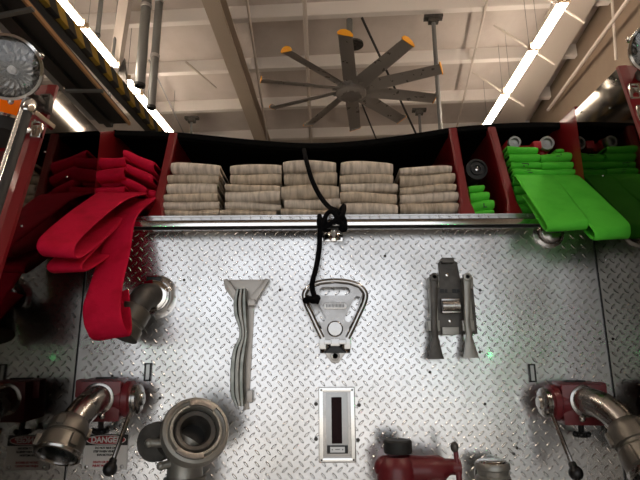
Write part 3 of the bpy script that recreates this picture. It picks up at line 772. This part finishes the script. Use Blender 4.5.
curve = [(242,289),(240.5,300),(241,314),(243.5,328),(243.5,338),(240,350),(238,364),(237.5,380),(238,395),(240.5,406)]
for i, (dx, dep, lab) in enumerate(((-4.0,.034,'leftmost curved hydrant wrench of the three nested in the flared bracket'), (0,.042,'middle curved hydrant wrench of the three nested in the flared bracket'), (4.0,.034,'rightmost curved hydrant wrench of the three nested in the flared bracket'))):
    mb = MB(); bar_sweep(mb, [at(x+dx*(.62 if y > 400 else .68 if 320 < y < 345 else .8 if y < 295 else 1.05), y, D-dep) for x, y in curve], [.007,.0120,.0125,.009,.009,.0125,.0145,.0145,.0145,.006], .03)
    o = mb.build('spanner_wrench', M['greymetal'] if i == 1 else M['wrench'])
    tag(o, lab, 'wrench', 'curved wrenches in the flared bracket')

# ------------------------------------------------------------------ spanner holder (right)
og = (451,262)
hb = at(451,262,D)
mb = MB()
mb.prism(pl([(438,263),(443,259),(450,259),(456,263),(458,279),(470,279),(471,333),(428,334),(426,281),(438,281)], og), panel_m(hb), .012, .002)
mb.box(at(447,261,D-.014), (.038,.03,.016), bev=.003)
hold2 = mb.build('tool_bracket', M['darkmetal'], truck); hold2['label'] = 'dark cast bracket carrying two spanner wrenches'
for x in (433, 467):
    mb = MB(); mb.box(at(x,283,D-.022), (.030,.036,.034), bev=.005); mb.box(at(x,304,D-.018), (.022,.026,.12), bev=.003); mb.box(at(x,326,D-.022), (.036,.034,.032), bev=.004); mb.build('clip', M['greymetal'], hold2)
mb = MB(); mb.lathe(at(442,306,D-.032), V(1,0,0), [(.001,0),(.017,0),(.017,.052),(.001,.052)], 20); mb.box(at(450,306,D-.02), (.056,.03,.045), bev=.004); mb.build('catch_roller', M['dullchrome'], hold2)
mb = MB(); mb.box(at(450,331,D-.018), (.05,.02,.022), bev=.003); mb.build('lower_lip', M['greymetal'], hold2)
mb = MB()
for (px,py) in ((447,275),(450,321)): mb.lathe(at(px,py,D-.012), V(0,-1,0), [(.006,0),(.005,.003),(.001,.004)], 10)
mb.build('screws', M['chrome'], hold2)
mb = MB(); mb.box(at(442,291,D-.013), (.012,.003,.012)); mb.box(at(446,291,D-.013), (.008,.003,.010)); mb.box(at(454,291,D-.013), (.012,.003,.012)); mb.box(at(458,291,D-.013), (.01,.003,.010)); mb.build('stamped_marks', M['black'], hold2, smooth_=False)
for (pts, lab) in (([(434,275),(434,292),(434,320),(435,337),(436,359)], 'left spanner wrench with flared end hanging in the dark bracket'), ([(467,275),(467,292),(467,320),(469,337),(471,358)], 'right spanner wrench with flared end hanging in the dark bracket')):
    mb = MB(); bar_sweep(mb, [at(x, y, D-.045) for x, y in pts], [.026,.020,.016,.018,.046], .014)
    mb.lathe(at(pts[0][0], pts[0][1]+2, D-.052), V(0,-1,0), [(.012,0),(.012,.006),(.006,.007),(.006,0)], 16)
    tag(mb.build('spanner_wrench', M['darkmetal'] if 'left' in lab else M['greymetal']), lab, 'wrench', 'flared spanners in the dark bracket')

# ------------------------------------------------------------------ storz elbow (grey), lower left centre
cf = at(197,428,D-.20)
ax = V(.42,-1,.50).normalized()
t = empty('storz_elbow', at(185,470,D-.1), 'big grey elbow fitting with a wide open locking ring, mounted near the bottom', 'hose fitting')
mb = MB()
nk = at(187,447,D-.13)
mb.tube([cf-ax*.092, cf-ax*.10, at(186,450,D-.125), at(185,466,D-.12), at(185,484,D-.12)], [.050,.050,.046,.046,.047], 28, sub=5); mb.build('body', M['greymetal'], t)
mb = MB(); mb.lathe(cf-ax*.055, ax, [(.045,-.035),(.055,0),(.080,.004),(.086,.010),(.088,.035),(.084,.046),(.076,.048),(.076,.040),(.070,.038),(.066,.046),(.060,.046),(.056,.036),(.056,.010)], 48, cap=False)
ring = mb.build('locking_ring', M['greymetal'], t)
fr_ = frame(ax)
for q in range(2):
    mb = MB(); a0_ = .9+PI*q
    for k in range(7):
        a = a0_ + k*.13; d_ = fr_ @ V(math.cos(a), math.sin(a), 0)
        mb.box(cf-ax*.006+d_*.068, (.016,.014,.010), frame(ax, d_), bev=.002)
    mb.build('locking_lug', M['bracket'], ring)
mb = MB(); mb.lathe(cf-ax*.055, ax, [(.054,.012),(.054,.034),(.050,.038),(.040,.036),(.034,.022),(.033,-.04)], 36, cap=False); mb.build('bore', M['darkmetal'], t)
mb = MB(); mb.lathe(cf-ax*.078, ax, [(.001,.0),(.036,.0),(.036,.004),(.001,.004)], 24); mb.build('bore_shade_disc', M['black'], t)  # black disc added inside the bore, the shade of its depth as colour
mb = MB(); mb.lathe(at(163,440,D-.06), V(-.25,-1,0), [(.001,-.0),(.048,0),(.052,.01),(.052,.03),(.045,.035),(.05,.05),(.001,.05)], 32)
mb.tube([at(166,440,D-.0), at(168,440,D-.08), at(178,446,D-.12)], .04, 20); mb.build('rear_flange', M['darkmetal'], t)
for (a, b) in (((170,443),(149,443)), ((178,462),(161,466))):
    mb = MB(); mb.tube([at(*a,D-.14), at(*b,D-.16)], [.012,.010], 12); mb.sphere(at(*b,D-.16), .0115, 10); mb.build('lug_pin', M['greymetal'], t)
mb = MB(); mb.lathe(at(185,476,D-.12), V(0,0,-1), [(.047,0),(.055,.003),(.055,.03),(.05,.033),(.05,.045),(.056,.05),(.056,.09),(.001,.09)], 32); mb.build('swivel', M['greymetal'], t)
mb = MB(); 
for (px,py,r) in ((168,432,.012),(171,438,.010),(166,425,.008)):
    pass
mb.tube([at(165,424,D-.175), at(168,433,D-.18), at(173,441,D-.185)], .006, 8, sub=3); mb.build('red_paint_mark', M['valve_red'], t)

# ------------------------------------------------------------------ red gate valve and coupling at the bottom
t = empty('gate_valve', at(420,478,D-.08), 'dark red cast gate valve with black cap and crossbar handle at the bottom edge', 'valve')
mb = MB(); yv = D-.12
mb.lathe(at(396,456,yv), V(0,0,-1), [(.036,0),(.048,.012),(.054,.03),(.054,.09),(.045,.11),(.001,.11)], 32)
mb.tube([at(398,470,yv), at(425,470,yv), at(440,469,yv), at(447,467,yv), at(456,466,yv)], [.040,.036,.036,.022,.018], 24)
mb.lathe(at(396,468,yv), V(0,1,0), [(.04,0),(.04,.12)], 24)
mb.sphere(at(385,467,yv), .03, 16)
body = mb.build('body', M['valve_red'], t)
mb = MB(); mb.lathe(at(398,453,yv), V(0,0,1), [(.036,0),(.038,.004),(.038,.03),(.034,.034),(.001,.034)], 28); mb.build('cap', M['rubber'], t)
mb = MB(); mb.lathe(at(452,467,yv), V(1,0,0), [(.001,0),(.020,0),(.020,.022),(.001,.022)], 20); mb.tube([at(455,446,yv-.01), at(457,462,yv-.01), at(461,492,yv-.01)], [.006,.0075,.0085], 12)
mb.build('crossbar', M['valve_red'], t)
mb = MB(); mb.sphere(at(454.5,447,yv-.01), .011, 12, (1,1,1.3)); mb.build('crossbar_end', M['darkmetal'], t)
t = empty('hose_coupling', at(492,480,D-.05), 'short ribbed grey hose coupling standing at the bottom edge right of the red valve', 'coupling')
yv = D-.08
mb = MB(); mb.lathe(at(492,462,yv), V(0,0,-1), [(.030,-.0),(.044,.0),(.047,.005),(.047,.016),(.042,.02),(.040,.032),(.046,.036),(.048,.05),(.048,.075),(.042,.078),(.042,.12),(.001,.12)], 36)
mb.build('barrel', M['greymetal'], t)
mb = MB(); mb.lathe(at(492,462,yv), V(0,0,-1), [(.034,-.006),(.038,-.004),(.040,.001),(.036,.001),(.030,-.001)], 36); mb.build('rim', M['chrome'], t)
mb = MB(); mb.lathe(at(492,474,D), V(0,-1,0), [(.05,0),(.05,.005),(.03,.006),(.03,.05)], 28); mb.build('mount', M['dullchrome'], t)

# ------------------------------------------------------------------ spotlights, beacon, grab handle, latches on the posts
def spotlight(c, ax, r, label):
    ax = Vector(ax).normalized()
    mb = MB(); mb.lathe(c, ax, [(.001,-r*1.0),(r*.35,-r*.95),(r*.75,-r*.62),(r*.97,-r*.25),(r,0),(r*1.06,.004),(r*1.06,.014),(r*.97,.016)], 48, cap=False)
    o = mb.build('spotlight', M['chrome'], truck); o['label'] = label
    mb = MB(); fq = frame(ax); nn = 36
    mb.loops([[Vector(c) + fq @ V(rr*(1+.05*(-1)**k*(1 if rr < r*.9 else 0))*math.cos(2*PI*k/nn), rr*(1+.05*(-1)**k*(1 if rr < r*.9 else 0))*math.sin(2*PI*k/nn), hh+(.004*(-1)**k)) for k in range(nn)] for rr, hh in ((r*.95,.006),(r*.85,-r*.22),(r*.6,-r*.5),(r*.28,-r*.68),(r*.1,-r*.72))], cap=False)
    # facets make the streaks of the reflector
    mb.build('reflector', M['reflector'], o, smooth_=False)
    mb = MB(); mb.lathe(c, ax, [(r*.96,.008),(r*.7,.0135),(r*.3,.0175),(.001,.0185),(.001,.0215),(r*.3,.0205),(r*.7,.0165),(r*.96,.011)], 40, closed=True); mb.build('lens', M['lens'], o)
    mb = MB(); mb.lathe(c, ax, [(.001,-r*.66),(r*.12,-r*.6),(r*.14,-r*.3),(.001,-r*.22)], 16); mb.build('bulb', M['white'], o)
    fr_ = frame(ax); mb = MB()
    for a in (.5, 2.7, 4.8):
        d_ = fr_ @ V(math.cos(a), math.sin(a), 0); mb.sphere(Vector(c)+d_*r*1.08+ax*.006, .008, 10)
    mb.build('rim_screws', M['chrome'], o)
    return o
ysp = 1.16
spc = at(9, 68, ysp)
spotlight(spc, (.30,-1,-.40), .076, 'round chrome spotlight on the left post')
mb = MB(); mb.box(at(37,101,1.25), (.030,.04,.014), bev=.003); mb.tube([at(26,84,ysp+.06), at(33,97,1.24), at(44,107,1.275)], .009, 12); mb.box(at(48,106,1.278), (.016,.02,.044), bev=.003); mb.box(at(40,109,1.265), (.026,.02,.010), bev=.002)
sm = mb.build('spotlight_mount', M['darkmetal'], truck)
# beacon
bc = at(4,112,1.30)
mb = MB(); mb.lathe(bc+V(0,0,-.035), V(0,0,1), [(.001,0),(.072,0),(.074,.02),(.072,.07),(.055,.095),(.001,.10)], 36); o = mb.build('amber_beacon', M['amber'], truck); o['label'] = 'amber beacon lens under the left spotlight'
mb = MB(); mb.lathe(bc+V(0,0,-.035), V(0,0,-1), [(.001,0),(.078,0),(.078,.008),(.001,.008)], 36); mb.build('beacon_ring', M['chrome'], o)
mb = MB(); mb.lathe(bc+V(0,0,-.044), V(0,0,-1), [(.001,0),(.076,0),(.080,.035),(.06,.04),(.001,.04)], 36); mb.build('beacon_base', M['rubber'], o)
mb = MB(); mb.box(bc+V(-.06,.05,-.10),(.03,.05,.10),bev=.006); mb.box(bc+V(-.0,.10,-.088),(.16,.10,.012),bev=.003); mb.build('beacon_bracket', M['red'], o)
# grab handle: chrome bar with black rear sleeve
h1 = at(28,108,1.17); h2_ = at(-12,232,1.05)
mb = MB(); mb.tube([h1, h2_], .0125, 16); gh = mb.build('grab_handle', M['rubber'], truck)
mb = MB(); mb.tube([h1+V(-.007,-.008,0), h2_+V(-.007,-.008,0)], .0075, 12); mb.build('chrome_strip', M['chrome'], gh)
mb = MB(); mb.lathe(h1+(h2_-h1).normalized()*.02, (h1-h2_), [(.014,0),(.017,.004),(.018,.035),(.014,.042),(.001,.044)], 20); mb.beam(h1+V(0,.01,.0), h1+V(.030,.07,-.02), .014, .014, bev=.003)
mb.build('end_socket', M['chrome'], gh)
# latch on the left post
def latch(c, m1, s):
    mb = MB()
    for q in (-1,1): mb.box(c+V(q*.011,0,0), (.005,.014,.046), bev=.001); mb.box(c+V(0,0,q*.021), (.027,.014,.005), bev=.001)
    mb.box(c+V(0,.004,0), (.018,.006,.03), bev=.001)
    mb.tube([c+V(-.012*s,-.002,.0), c+V(-.045*s,-.004,-.012)], .007, 10)
    mb.build('latch', m1, truck)
latch(at(37,130,wing_y(zrow(130,1.3),-1)-.025), M['chrome'], 1)
latch(at(34,107,wing_y(zrow(107,1.3),-1)-.03)+V(.03,0,.012), M['darkmetal'], 1)
# right hand side
sp2 = at(657,47,ysp+.06)
spotlight(sp2, (-.35,-1,-.4), .066, 'edge of a round chrome spotlight on the right post')
latch(at(634,92,wing_y(zrow(92,1.35),1)-.022), M['chrome'], -1)
latch(at(642,114,wing_y(zrow(114,1.35),1)-.022), M['chrome'], -1)
mb = MB(); mb.box(at(640,78,1.34), (.03,.05,.03), bev=.004); mb.tube([at(640,78,1.32), sp2+V(0,.06,0)], .012, 10); mb.build('spotlight_mount', M['darkmetal'], truck)

# ================================================================== HOSES
def fold(mb, xa, xb, za, zb, ha, hb_, y, depth, thick=.0048, wob=.004, seed=0, ya=0., yb=0.):
    """one flattened hose fold seen end on: the bend faces the viewer, the two layers run forward"""
    n = 10; rings = []; rnd = random.Random(seed)
    ph = [rnd.uniform(0,6.28) for _ in range(4)]
    for i in range(n+1):
        f = i/n; x = xa+(xb-xa)*f; h = ha+(hb_-ha)*f; zc = za+(zb-za)*f + wob*.5*math.sin(f*5+ph[0])
        yy = y + wob*math.sin(f*4+ph[1]) + ya*(1-f)+yb*f; R = h/2
        edge = 1 - .16*(abs(2*f-1)**10)
        ring = []
        for k in range(9):      # outside of the bend
            a = PI/2 + PI*k/8; ring.append(V(x, yy + R*1.15 + R*1.15*math.cos(a), zc + R*edge*math.sin(a)))
        ring.append(V(x, yy+depth, zc-R*edge*.9)); 
        t2 = min(thick, R*.75)
        ring.append(V(x, yy+depth, zc-R*edge*.9+t2)); 
        for k in range(8,-1,-1):
            a = PI/2 + PI*k/8; ring.append(V(x, yy + R*1.15 + (R-t2)*1.05*math.cos(a), zc + (R*edge-t2)*.8*math.sin(a)))
        ring.append(V(x, yy+depth, zc+R*edge*.9-t2)); ring.append(V(x, yy+depth, zc+R*edge*.9))
        rings.append(ring)
    mb.loops(rings)
def stack(name, label, cat, group, folds, y0, depth, mats, seed, jit=.01, tidy=1.):
    """folds: (x0,x1,top,bottom[,top2,bottom2]) in photo rows, bend at distance y0"""
    rnd = random.Random(seed)
    cx = sum(at((f[0]+f[1])/2,200,y0).x for f in folds)/len(folds)
    t = empty(name, V(cx, y0+.1, ZT), label, cat, group)
    for i, f in enumerate(folds):
        y = y0 + rnd.uniform(-jit, jit)
        x0, x1, ta, ba = f[:4]; tb, bb = (f[4], f[5]) if len(f) > 4 else (ta, ba)
        p0 = at(x0, ta, y); p1 = at(x0, ba, y); q0 = at(x1, tb, y); q1 = at(x1, bb, y)
        mb = MB(); fold(mb, p0.x, q0.x, (p0.z+p1.z)/2, (q0.z+q1.z)/2, (p0.z-p1.z)*tidy, (q0.z-q1.z)*tidy, y, depth, seed=seed*31+i)
        mb.build('hose_fold', mats[i % len(mats)], t, angle=60)
    return t
yh = D+.045
g = 'tan folded hoses in the hose bed'
T, T2 = M['tanhose'], M['tanhose2']
stack('folded_hose', 'tan canvas hose folded in a stack, leftmost of the five, beside the red divider', 'fire hose', g,
      [(171,220,159.5,172,163,173.5),(167,219,173,182),(167,217,181.5,193),(164,217,193,200.5,192,200),(163,219,200.5,208.5),(164,219,208.5,216.5)], yh, .9, [T,T2,T,T2,T,T2], 1)
stack('folded_hose', 'tan canvas hose folded in a stack, second of the five from the left', 'fire hose', g,
      [(230,281.5,163,172.5),(230,281.5,172.5,183),(225,280,183,189.5,184.5,191),(225,280,189.5,200),(225,281,200,209,203,209.5),(220,276,209,216.5)], yh, .9, [T,T2,T2,T,T,T2], 2)
stack('folded_hose', 'tan canvas hose folded in a stack crossed by the black rope', 'fire hose', g,
      [(283,336,159,170.5),(284,337,170.5,183),(281,339,183,198,183,196.5),(284,340.5,198,208,196.5,207),(281,339,208,216,207,216)], yh, .9, [T,T2,T2,T,T2], 3)
stack('folded_hose', 'tan canvas hose folded in a stack just right of the black rope knot', 'fire hose', g,
      [(341,393,159.5,173),(340,393,173,182),(341,398,182,190.5),(340,397,190.5,200.5,191.5,202),(339.5,397.5,200.5,214.5,202,214.5)], yh, .9, [T,T2,T,T2,T], 4)
stack('folded_hose', 'tan canvas hose folded in a stack, rightmost of the five, beside the red divider', 'fire hose', g,
      [(400,452,166.5,173,164,171.5),(400,455,173,185.5,171.5,181),(400,456,185.5,192.5,183,190),(400,458,192.5,202,190,200),(400,459,202,214,200,213)], yh, .9, [T,T2,T2,T,T2], 5)

# ribbons of flat hose: left and right edge points
def ribbon(mb, Lp, Rp, th=.006, sub=5):
    Lp = smooth([Vector(p) for p in Lp], sub); Rp = smooth([Vector(p) for p in Rp], sub); n = len(Lp); rings = []
    prev = None
    for i in range(n):
        a, b = Lp[i], Rp[i]; c = (a+b)/2
        t = ((Lp[min(i+1,n-1)]+Rp[min(i+1,n-1)])-(Lp[max(i-1,0)]+Rp[max(i-1,0)])).normalized()
        wv = (b-a); nn = wv.cross(t).normalized()
        ring = []
        for (f, s) in ((0,0),(.025,.8),(.08,1),(.5,1.0),(.92,1),(.975,.8),(1,0),(.975,-.8),(.92,-1),(.5,-1.0),(.08,-1),(.025,-.8)):
            ring.append(a + wv*f + nn*s*th/2)
        rings.append(ring)
    mb.loops(rings)
def yz_ribbon(mb, pts, x0, x1, th=.006, skew=0., sub=5, zr=0.):
    """pts: (y,z[,dx]) path; constant width in x"""
    Lp = [V(x0+(p[2] if len(p)>2 else 0), p[0]+skew, p[1]) for p in pts]; Rp = [V(x1+(p[2] if len(p)>2 else 0), p[0]-skew, p[1]+zr) for p in pts]
    ribbon(mb, Lp, Rp, th, sub)

# ---- red hose
red = empty('folded_hose', V(-.66, D+.1, ZT), 'red hose folded in two columns and draped in long loops at the left', 'fire hose')
def rfold(px0, py0t, py0b, px1, py1t, py1b, y, depth, seed, m='redhose', par=red, th=.0048, ya=0, yb=0):
    wob = .004 if m == 'redhose' else .0015
    p0 = at(px0, py0t, y); p1 = at(px0, py0b, y); q0 = at(px1, py1t, y); q1 = at(px1, py1b, y)
    mb = MB(); fold(mb, p0.x, q0.x, (p0.z+p1.z)/2, (q0.z+q1.z)/2, p0.z-p1.z, q0.z-q1.z, y, depth, th, wob=wob, seed=seed, ya=ya, yb=yb)
    return mb.build('hose_fold', M[m], par, angle=60)
yb = D+.045
rfold(94,157,168,125,154.5,164, yb-.03, .6, 1)
rfold(94,169,181,124,164,177, yb-.04, .6, 2)
rfold(94,187,197,124,184,193, yb-.03, .6, 3)
rfold(96,178,187,122,177,184, yb+.0, .6, 13)
rfold(123,147.5,158,154,160,172, yb-.0, .6, 4)
rfold(124.5,161,169.5,152.5,174,183, yb-.005, .6, 5)
rfold(118.5,172.5,181,146,186,195.5, yb-.01, .6, 6)
rfold(128,182,190,156,190,199, yb+.02, .6, 7)
rfold(125,196,206,158,198,208, yb+.0, .6, 8)
rfold(99,197,207,126,195,206, yb-.0, .6, 9)
Z = CZ
# upper draped loop
def edge(px, py, y): return at(px, py, y)
mb = MB()
Ltop = [edge(101,191,1.75), edge(97,193,1.62), edge(88,199,1.52), edge(67,214,1.41), edge(44,233,1.30), edge(37,243,1.262), edge(38,251,1.262), edge(47,255,1.30), edge(70,243,1.42), edge(95,222,1.55), edge(110,207,1.66)]
Rtop = [edge(148,193,1.75), edge(146,194,1.62), edge(128,199,1.52), edge(106,215,1.41), edge(82,237,1.31), edge(75,248,1.27), edge(76,257,1.27), edge(84,256,1.31), edge(104,240,1.42), edge(124,219,1.55), edge(138,207,1.66)]
ribbon(mb, Ltop, Rtop, .007); o = mb.build('draped_loop', M['redhose'], red, angle=60); o['label'] = 'upper red loop hanging forward'
mb = MB()
L2 = [edge(112,203,1.68), edge(100,214,1.60), edge(78,236,1.46), edge(55,257,1.355), edge(47.5,264,1.325), edge(48,270,1.325), edge(58,271,1.36), edge(82,256,1.47), edge(105,234,1.60)]
R2 = [edge(146,203,1.68), edge(132,214,1.60), edge(111,234,1.46), edge(89,257,1.365), edge(83,264,1.335), edge(84,270,1.335), edge(92,268,1.37), edge(112,254,1.47), edge(132,233,1.60)]
ribbon(mb, L2, R2, .007); o = mb.build('draped_loop', M['redhose'], red, angle=60); o['label'] = 'lower red loop hanging forward'
mb = MB()
L3 = [edge(120,203,1.7), edge(119,210,1.6), edge(112,224,1.55), edge(106,238,1.5), edge(101,250,1.475), edge(96,266,1.45), edge(88,290,1.4), edge(83,306,1.37), edge(83.5,322,1.36), edge(87,332,1.362), edge(92,339,1.38), edge(104,338,1.41), edge(108,322,1.44), edge(110,295,1.5)]
R3 = [edge(158,197,1.7), edge(154,200,1.6), edge(141,211,1.55), edge(135,222,1.5), edge(132,240,1.475), edge(130,254,1.45), edge(123.5,282,1.41), edge(121,303,1.375), edge(121.5,315,1.365), edge(124.5,326,1.37), edge(130,335,1.395), edge(132,329,1.425), edge(131,312,1.45), edge(129,290,1.5)]
ribbon(mb, L3, R3, .007); o = mb.build('hanging_length', M['redhose'], red, angle=60); o['label'] = 'red length hanging down past the outlet'

# ---- green hose at the right
green = empty('folded_hose', V(.7, D+.1, ZT), 'bright green hose in two columns with two loops hanging forward at the right', 'fire hose')
G = 'greenhose'
for i, q in enumerate(((507.5,144.5,152,538,146,153),(509.5,151.5,160.5,540,152.5,161),(511,160.5,167.5,541,161,167.5),(513,167.5,175,544,167.5,175),(513,175,184,544,175,184),(514,184,193,545,184,193),(516,193,202,546,193,202),(517,202,213,547,202,213),
     (541,153,161,571.5,150.5,160),(542,161,168,573.5,160,167.5),(544,168,175.5,576,167.5,175),(545,175.5,184,577,175,184),(546,184,193,578,184,193),(547,193,202,579,193,202),(548,202,213,580,202,213))):
    rfold(q[0],q[1],q[2],q[3],q[4],q[5], D+.05+.004*((i*7)%3), .7, 40+i, G, green)
rfold(556,148.5,152,564,148.5,152, D+.08,.5,77,G,green)
mb = MB()
gl_ = [edge(511,176,1.72), edge(515,176.5,1.63), edge(524,190,1.56), edge(536,208,1.485), edge(545,222,1.43), edge(547.5,228,1.415), edge(546,231,1.43), edge(541,226,1.47), edge(530,208,1.56), edge(522,196,1.64)]
gr2 = [edge(547,176,1.72), edge(552,176.5,1.63), edge(565,189,1.56), edge(577,205,1.485), edge(587,217,1.43), edge(589,222.5,1.42), edge(587,228.5,1.43), edge(580,226,1.47), edge(566,210,1.56), edge(556,198,1.64)]
ribbon(mb, gl_, gr2, .007); o = mb.build('draped_loop', M[G], green, angle=60); o['label'] = 'left green loop hanging forward'
mb = MB()
gl3 = [edge(545,176,1.72), edge(549,177,1.63), edge(562,192,1.55), edge(578,212,1.47), edge(591,228,1.40), edge(594.5,235,1.38), edge(593,239.5,1.39), edge(586,234,1.43), edge(570,212,1.54), edge(562,198,1.64)]
gr4 = [edge(573,176,1.72), edge(580,177,1.63), edge(596,191,1.55), edge(614,208,1.47), edge(630,222,1.415), edge(634,228,1.41), edge(632,236.5,1.42), edge(624,235,1.45), edge(604,214,1.55), edge(590,199,1.64)]
ribbon(mb, gl3, gr4, .007); o = mb.build('draped_loop', M[G], green, angle=60); o['label'] = 'right green loop hanging forward'
# stamped marks on the green folds
mb = MB()
for (px, py, w, h) in ((525,163.5,7,.7),(524,166,.8,2),(528.5,164.5,.7,2),(529,170,4,.6),(530.5,172.5,4,.6),(558,156,4,.6),(561,154.5,.7,2)):
    c = at(px,py,D+.044); mb.box(c, (w*.0032,.002,h*.0032))
o = mb.build('stamped_marks', M['black'], green, smooth_=False)

# ---- small green hose in the narrow slot
sg = empty('folded_hose', V(.5, D+.1, ZT), 'short green hose folded in the narrow slot between two red dividers', 'fire hose')
for i, q in enumerate(((469,185.5,192,484.5,183.5,190),(470,191.5,201,489.5,190,199.5),(470,201,211,494,197.5,208.5),(471,210,216,494,209,215))):
    rfold(q[0],q[1],q[2],q[3],q[4],q[5], D+.05, .5, 60+i, G, sg)
mb = MB()
c = at(484,205,D+.046)
mb.box(c, (.003,.002,.012)); mb.box(c+V(.004,0,-.007), (.012,.002,.003)); mb.build('stamped_marks', M['black'], sg, smooth_=False)
# ---- nozzle above it
t = empty('hose_nozzle', at(477,180,D+.12), 'round black hose nozzle face on, above the short green hose', 'nozzle')
c = at(477,169,D+.12)
mb = MB(); mb.lathe(c+V(0,.22,0), V(0,-1,0), [(.02,0),(.025,.10),(.036,.14),(.038,.21),(.038,.22),(.030,.222),(.029,.214),(.022,.214),(.021,.222),(.014,.222),(.013,.215),(.001,.215)], 36); mb.build('bumper', M['rubber'], t)
mb = MB(); mb.lathe(c+V(0,.005,0), V(0,-1,0), [(.001,0),(.006,0),(.006,.004),(.001,.005)], 12); mb.build('stem', M['chrome'], t)
# ---- red gated wye on the green stack
t = empty('gated_wye', at(531,150,D+.12), 'red two-way hose fitting with grey ringed openings lying on the green folds', 'hose fitting')
yy = D+.11
ca = at(515.5,141.5,yy); cb = at(548,142.5,yy)
mb = MB(); mb.tube([ca+V(0,.06,0), ca.lerp(cb,.3)+V(0,.06,-.002), ca.lerp(cb,.7)+V(0,.06,-.002), cb+V(0,.06,0)], [.020,.013,.015,.022], 16)
mb.box((ca+cb)/2+V(.018,.02,-.012), (.03,.05,.03), bev=.008)
for c in (ca, cb): mb.lathe(c+V(0,.09,0), V(0,-1,0), [(.020,0),(.027,.01),(.027,.05),(.02,.06)], 24)
mb.sphere(cb+V(-.005,.05,-.022), .02, 12)
mb.build('body', M['wye_red'], t)
for c, r in ((ca,.022),(cb,.025)):
    mb = MB(); mb.lathe(c+V(0,.02,0), V(-.15,-1,-.1), [(r,0),(r+.001,.018),(r-.002,.022),(r-.007,.022),(r-.008,.005),(.001,.004)], 28, cap=False); mb.build('coupling_ring', M['greymetal'], t)

# ---- rope
t = empty('rope', V(at(330,220,yr).x, yr-.03, ZR), 'thick black rope knotted round the chrome handrail with a knotted free end', 'rope')
mb = MB()
yq = D-.095
up = [at(304,150,D+.06), at(307,163,D-.0), at(312,180,D-.01), at(320,196,D-.02), at(329,207,D-.05), at(337,211,yq), at(344,219,yq), at(345,229,yq-.004)]
mb.tube(up, .0078, 12, sub=5); mb.build('upper_strand', M['rope'], t)
mb = MB(); kn = [at(345,230,yq), at(340,222,yq-.014), at(333,212,yq-.012), at(327,214,yq-.006), at(323,226,yq-.004), at(327,230,D-.03), at(334,222,D-.03), at(341,210,D-.04), at(344,206,D-.06), at(342,216,yq-.012), at(330,224,yq-.006), at(321,229,yq), at(319,222,yq), at(320.5,217,yq)]
mb.tube(kn, .0075, 12, sub=5); mb.sphere(at(343,228,yq), .014, 12); mb.sphere(at(325,224,yq+.002), .012, 12); mb.build('knot', M['rope'], t)
mb = MB(); mb.tube([at(319.5,216,yq+.01), at(319.5,219,yq-.002), at(320,232,yq), at(319,250,yq), at(316,268,yq), at(312,285,yq), at(315,298,yq)], .0078, 12, sub=5); mb.build('hanging_strand', M['rope'], t)
mb = MB(); e = at(313.5,300,yq)
mb.sphere(e, .0155, 14, (1,.9,.75)); mb.sphere(e+V(-.018,0,-.001), .0125, 12, (1.1,.9,.85)); mb.sphere(e+V(.010,0,.005), .011, 12); mb.tube([e+V(-.02,-.008,.008), e+V(0,-.014,.0), e+V(.014,-.006,-.008)], .007, 10); mb.build('end_knot', M['rope'], t)

# ================================================================== LIGHT
w = bpy.data.worlds.new('world'); scn.world = w; w.use_nodes = True
bg = w.node_tree.nodes['Background']; bg.inputs[0].default_value = (.95,.97,1.0,1); bg.inputs[1].default_value = 1.38
sd_ = bpy.data.lights.new('sun', 'SUN'); sd_.energy = 5; sd_.angle = math.radians(1.5); sd_.color = (1,.95,.88)
so = bpy.data.objects.new('sun', sd_); COL.objects.link(so); so.rotation_euler = (math.radians(38), math.radians(22), 0); so.location = (0,-12,12)
scn.view_settings.view_transform = 'Standard'; scn.view_settings.look = 'None'; scn.view_settings.gamma = 1
scn.view_settings.use_curve_mapping = False
scn.view_settings.exposure = 0.0
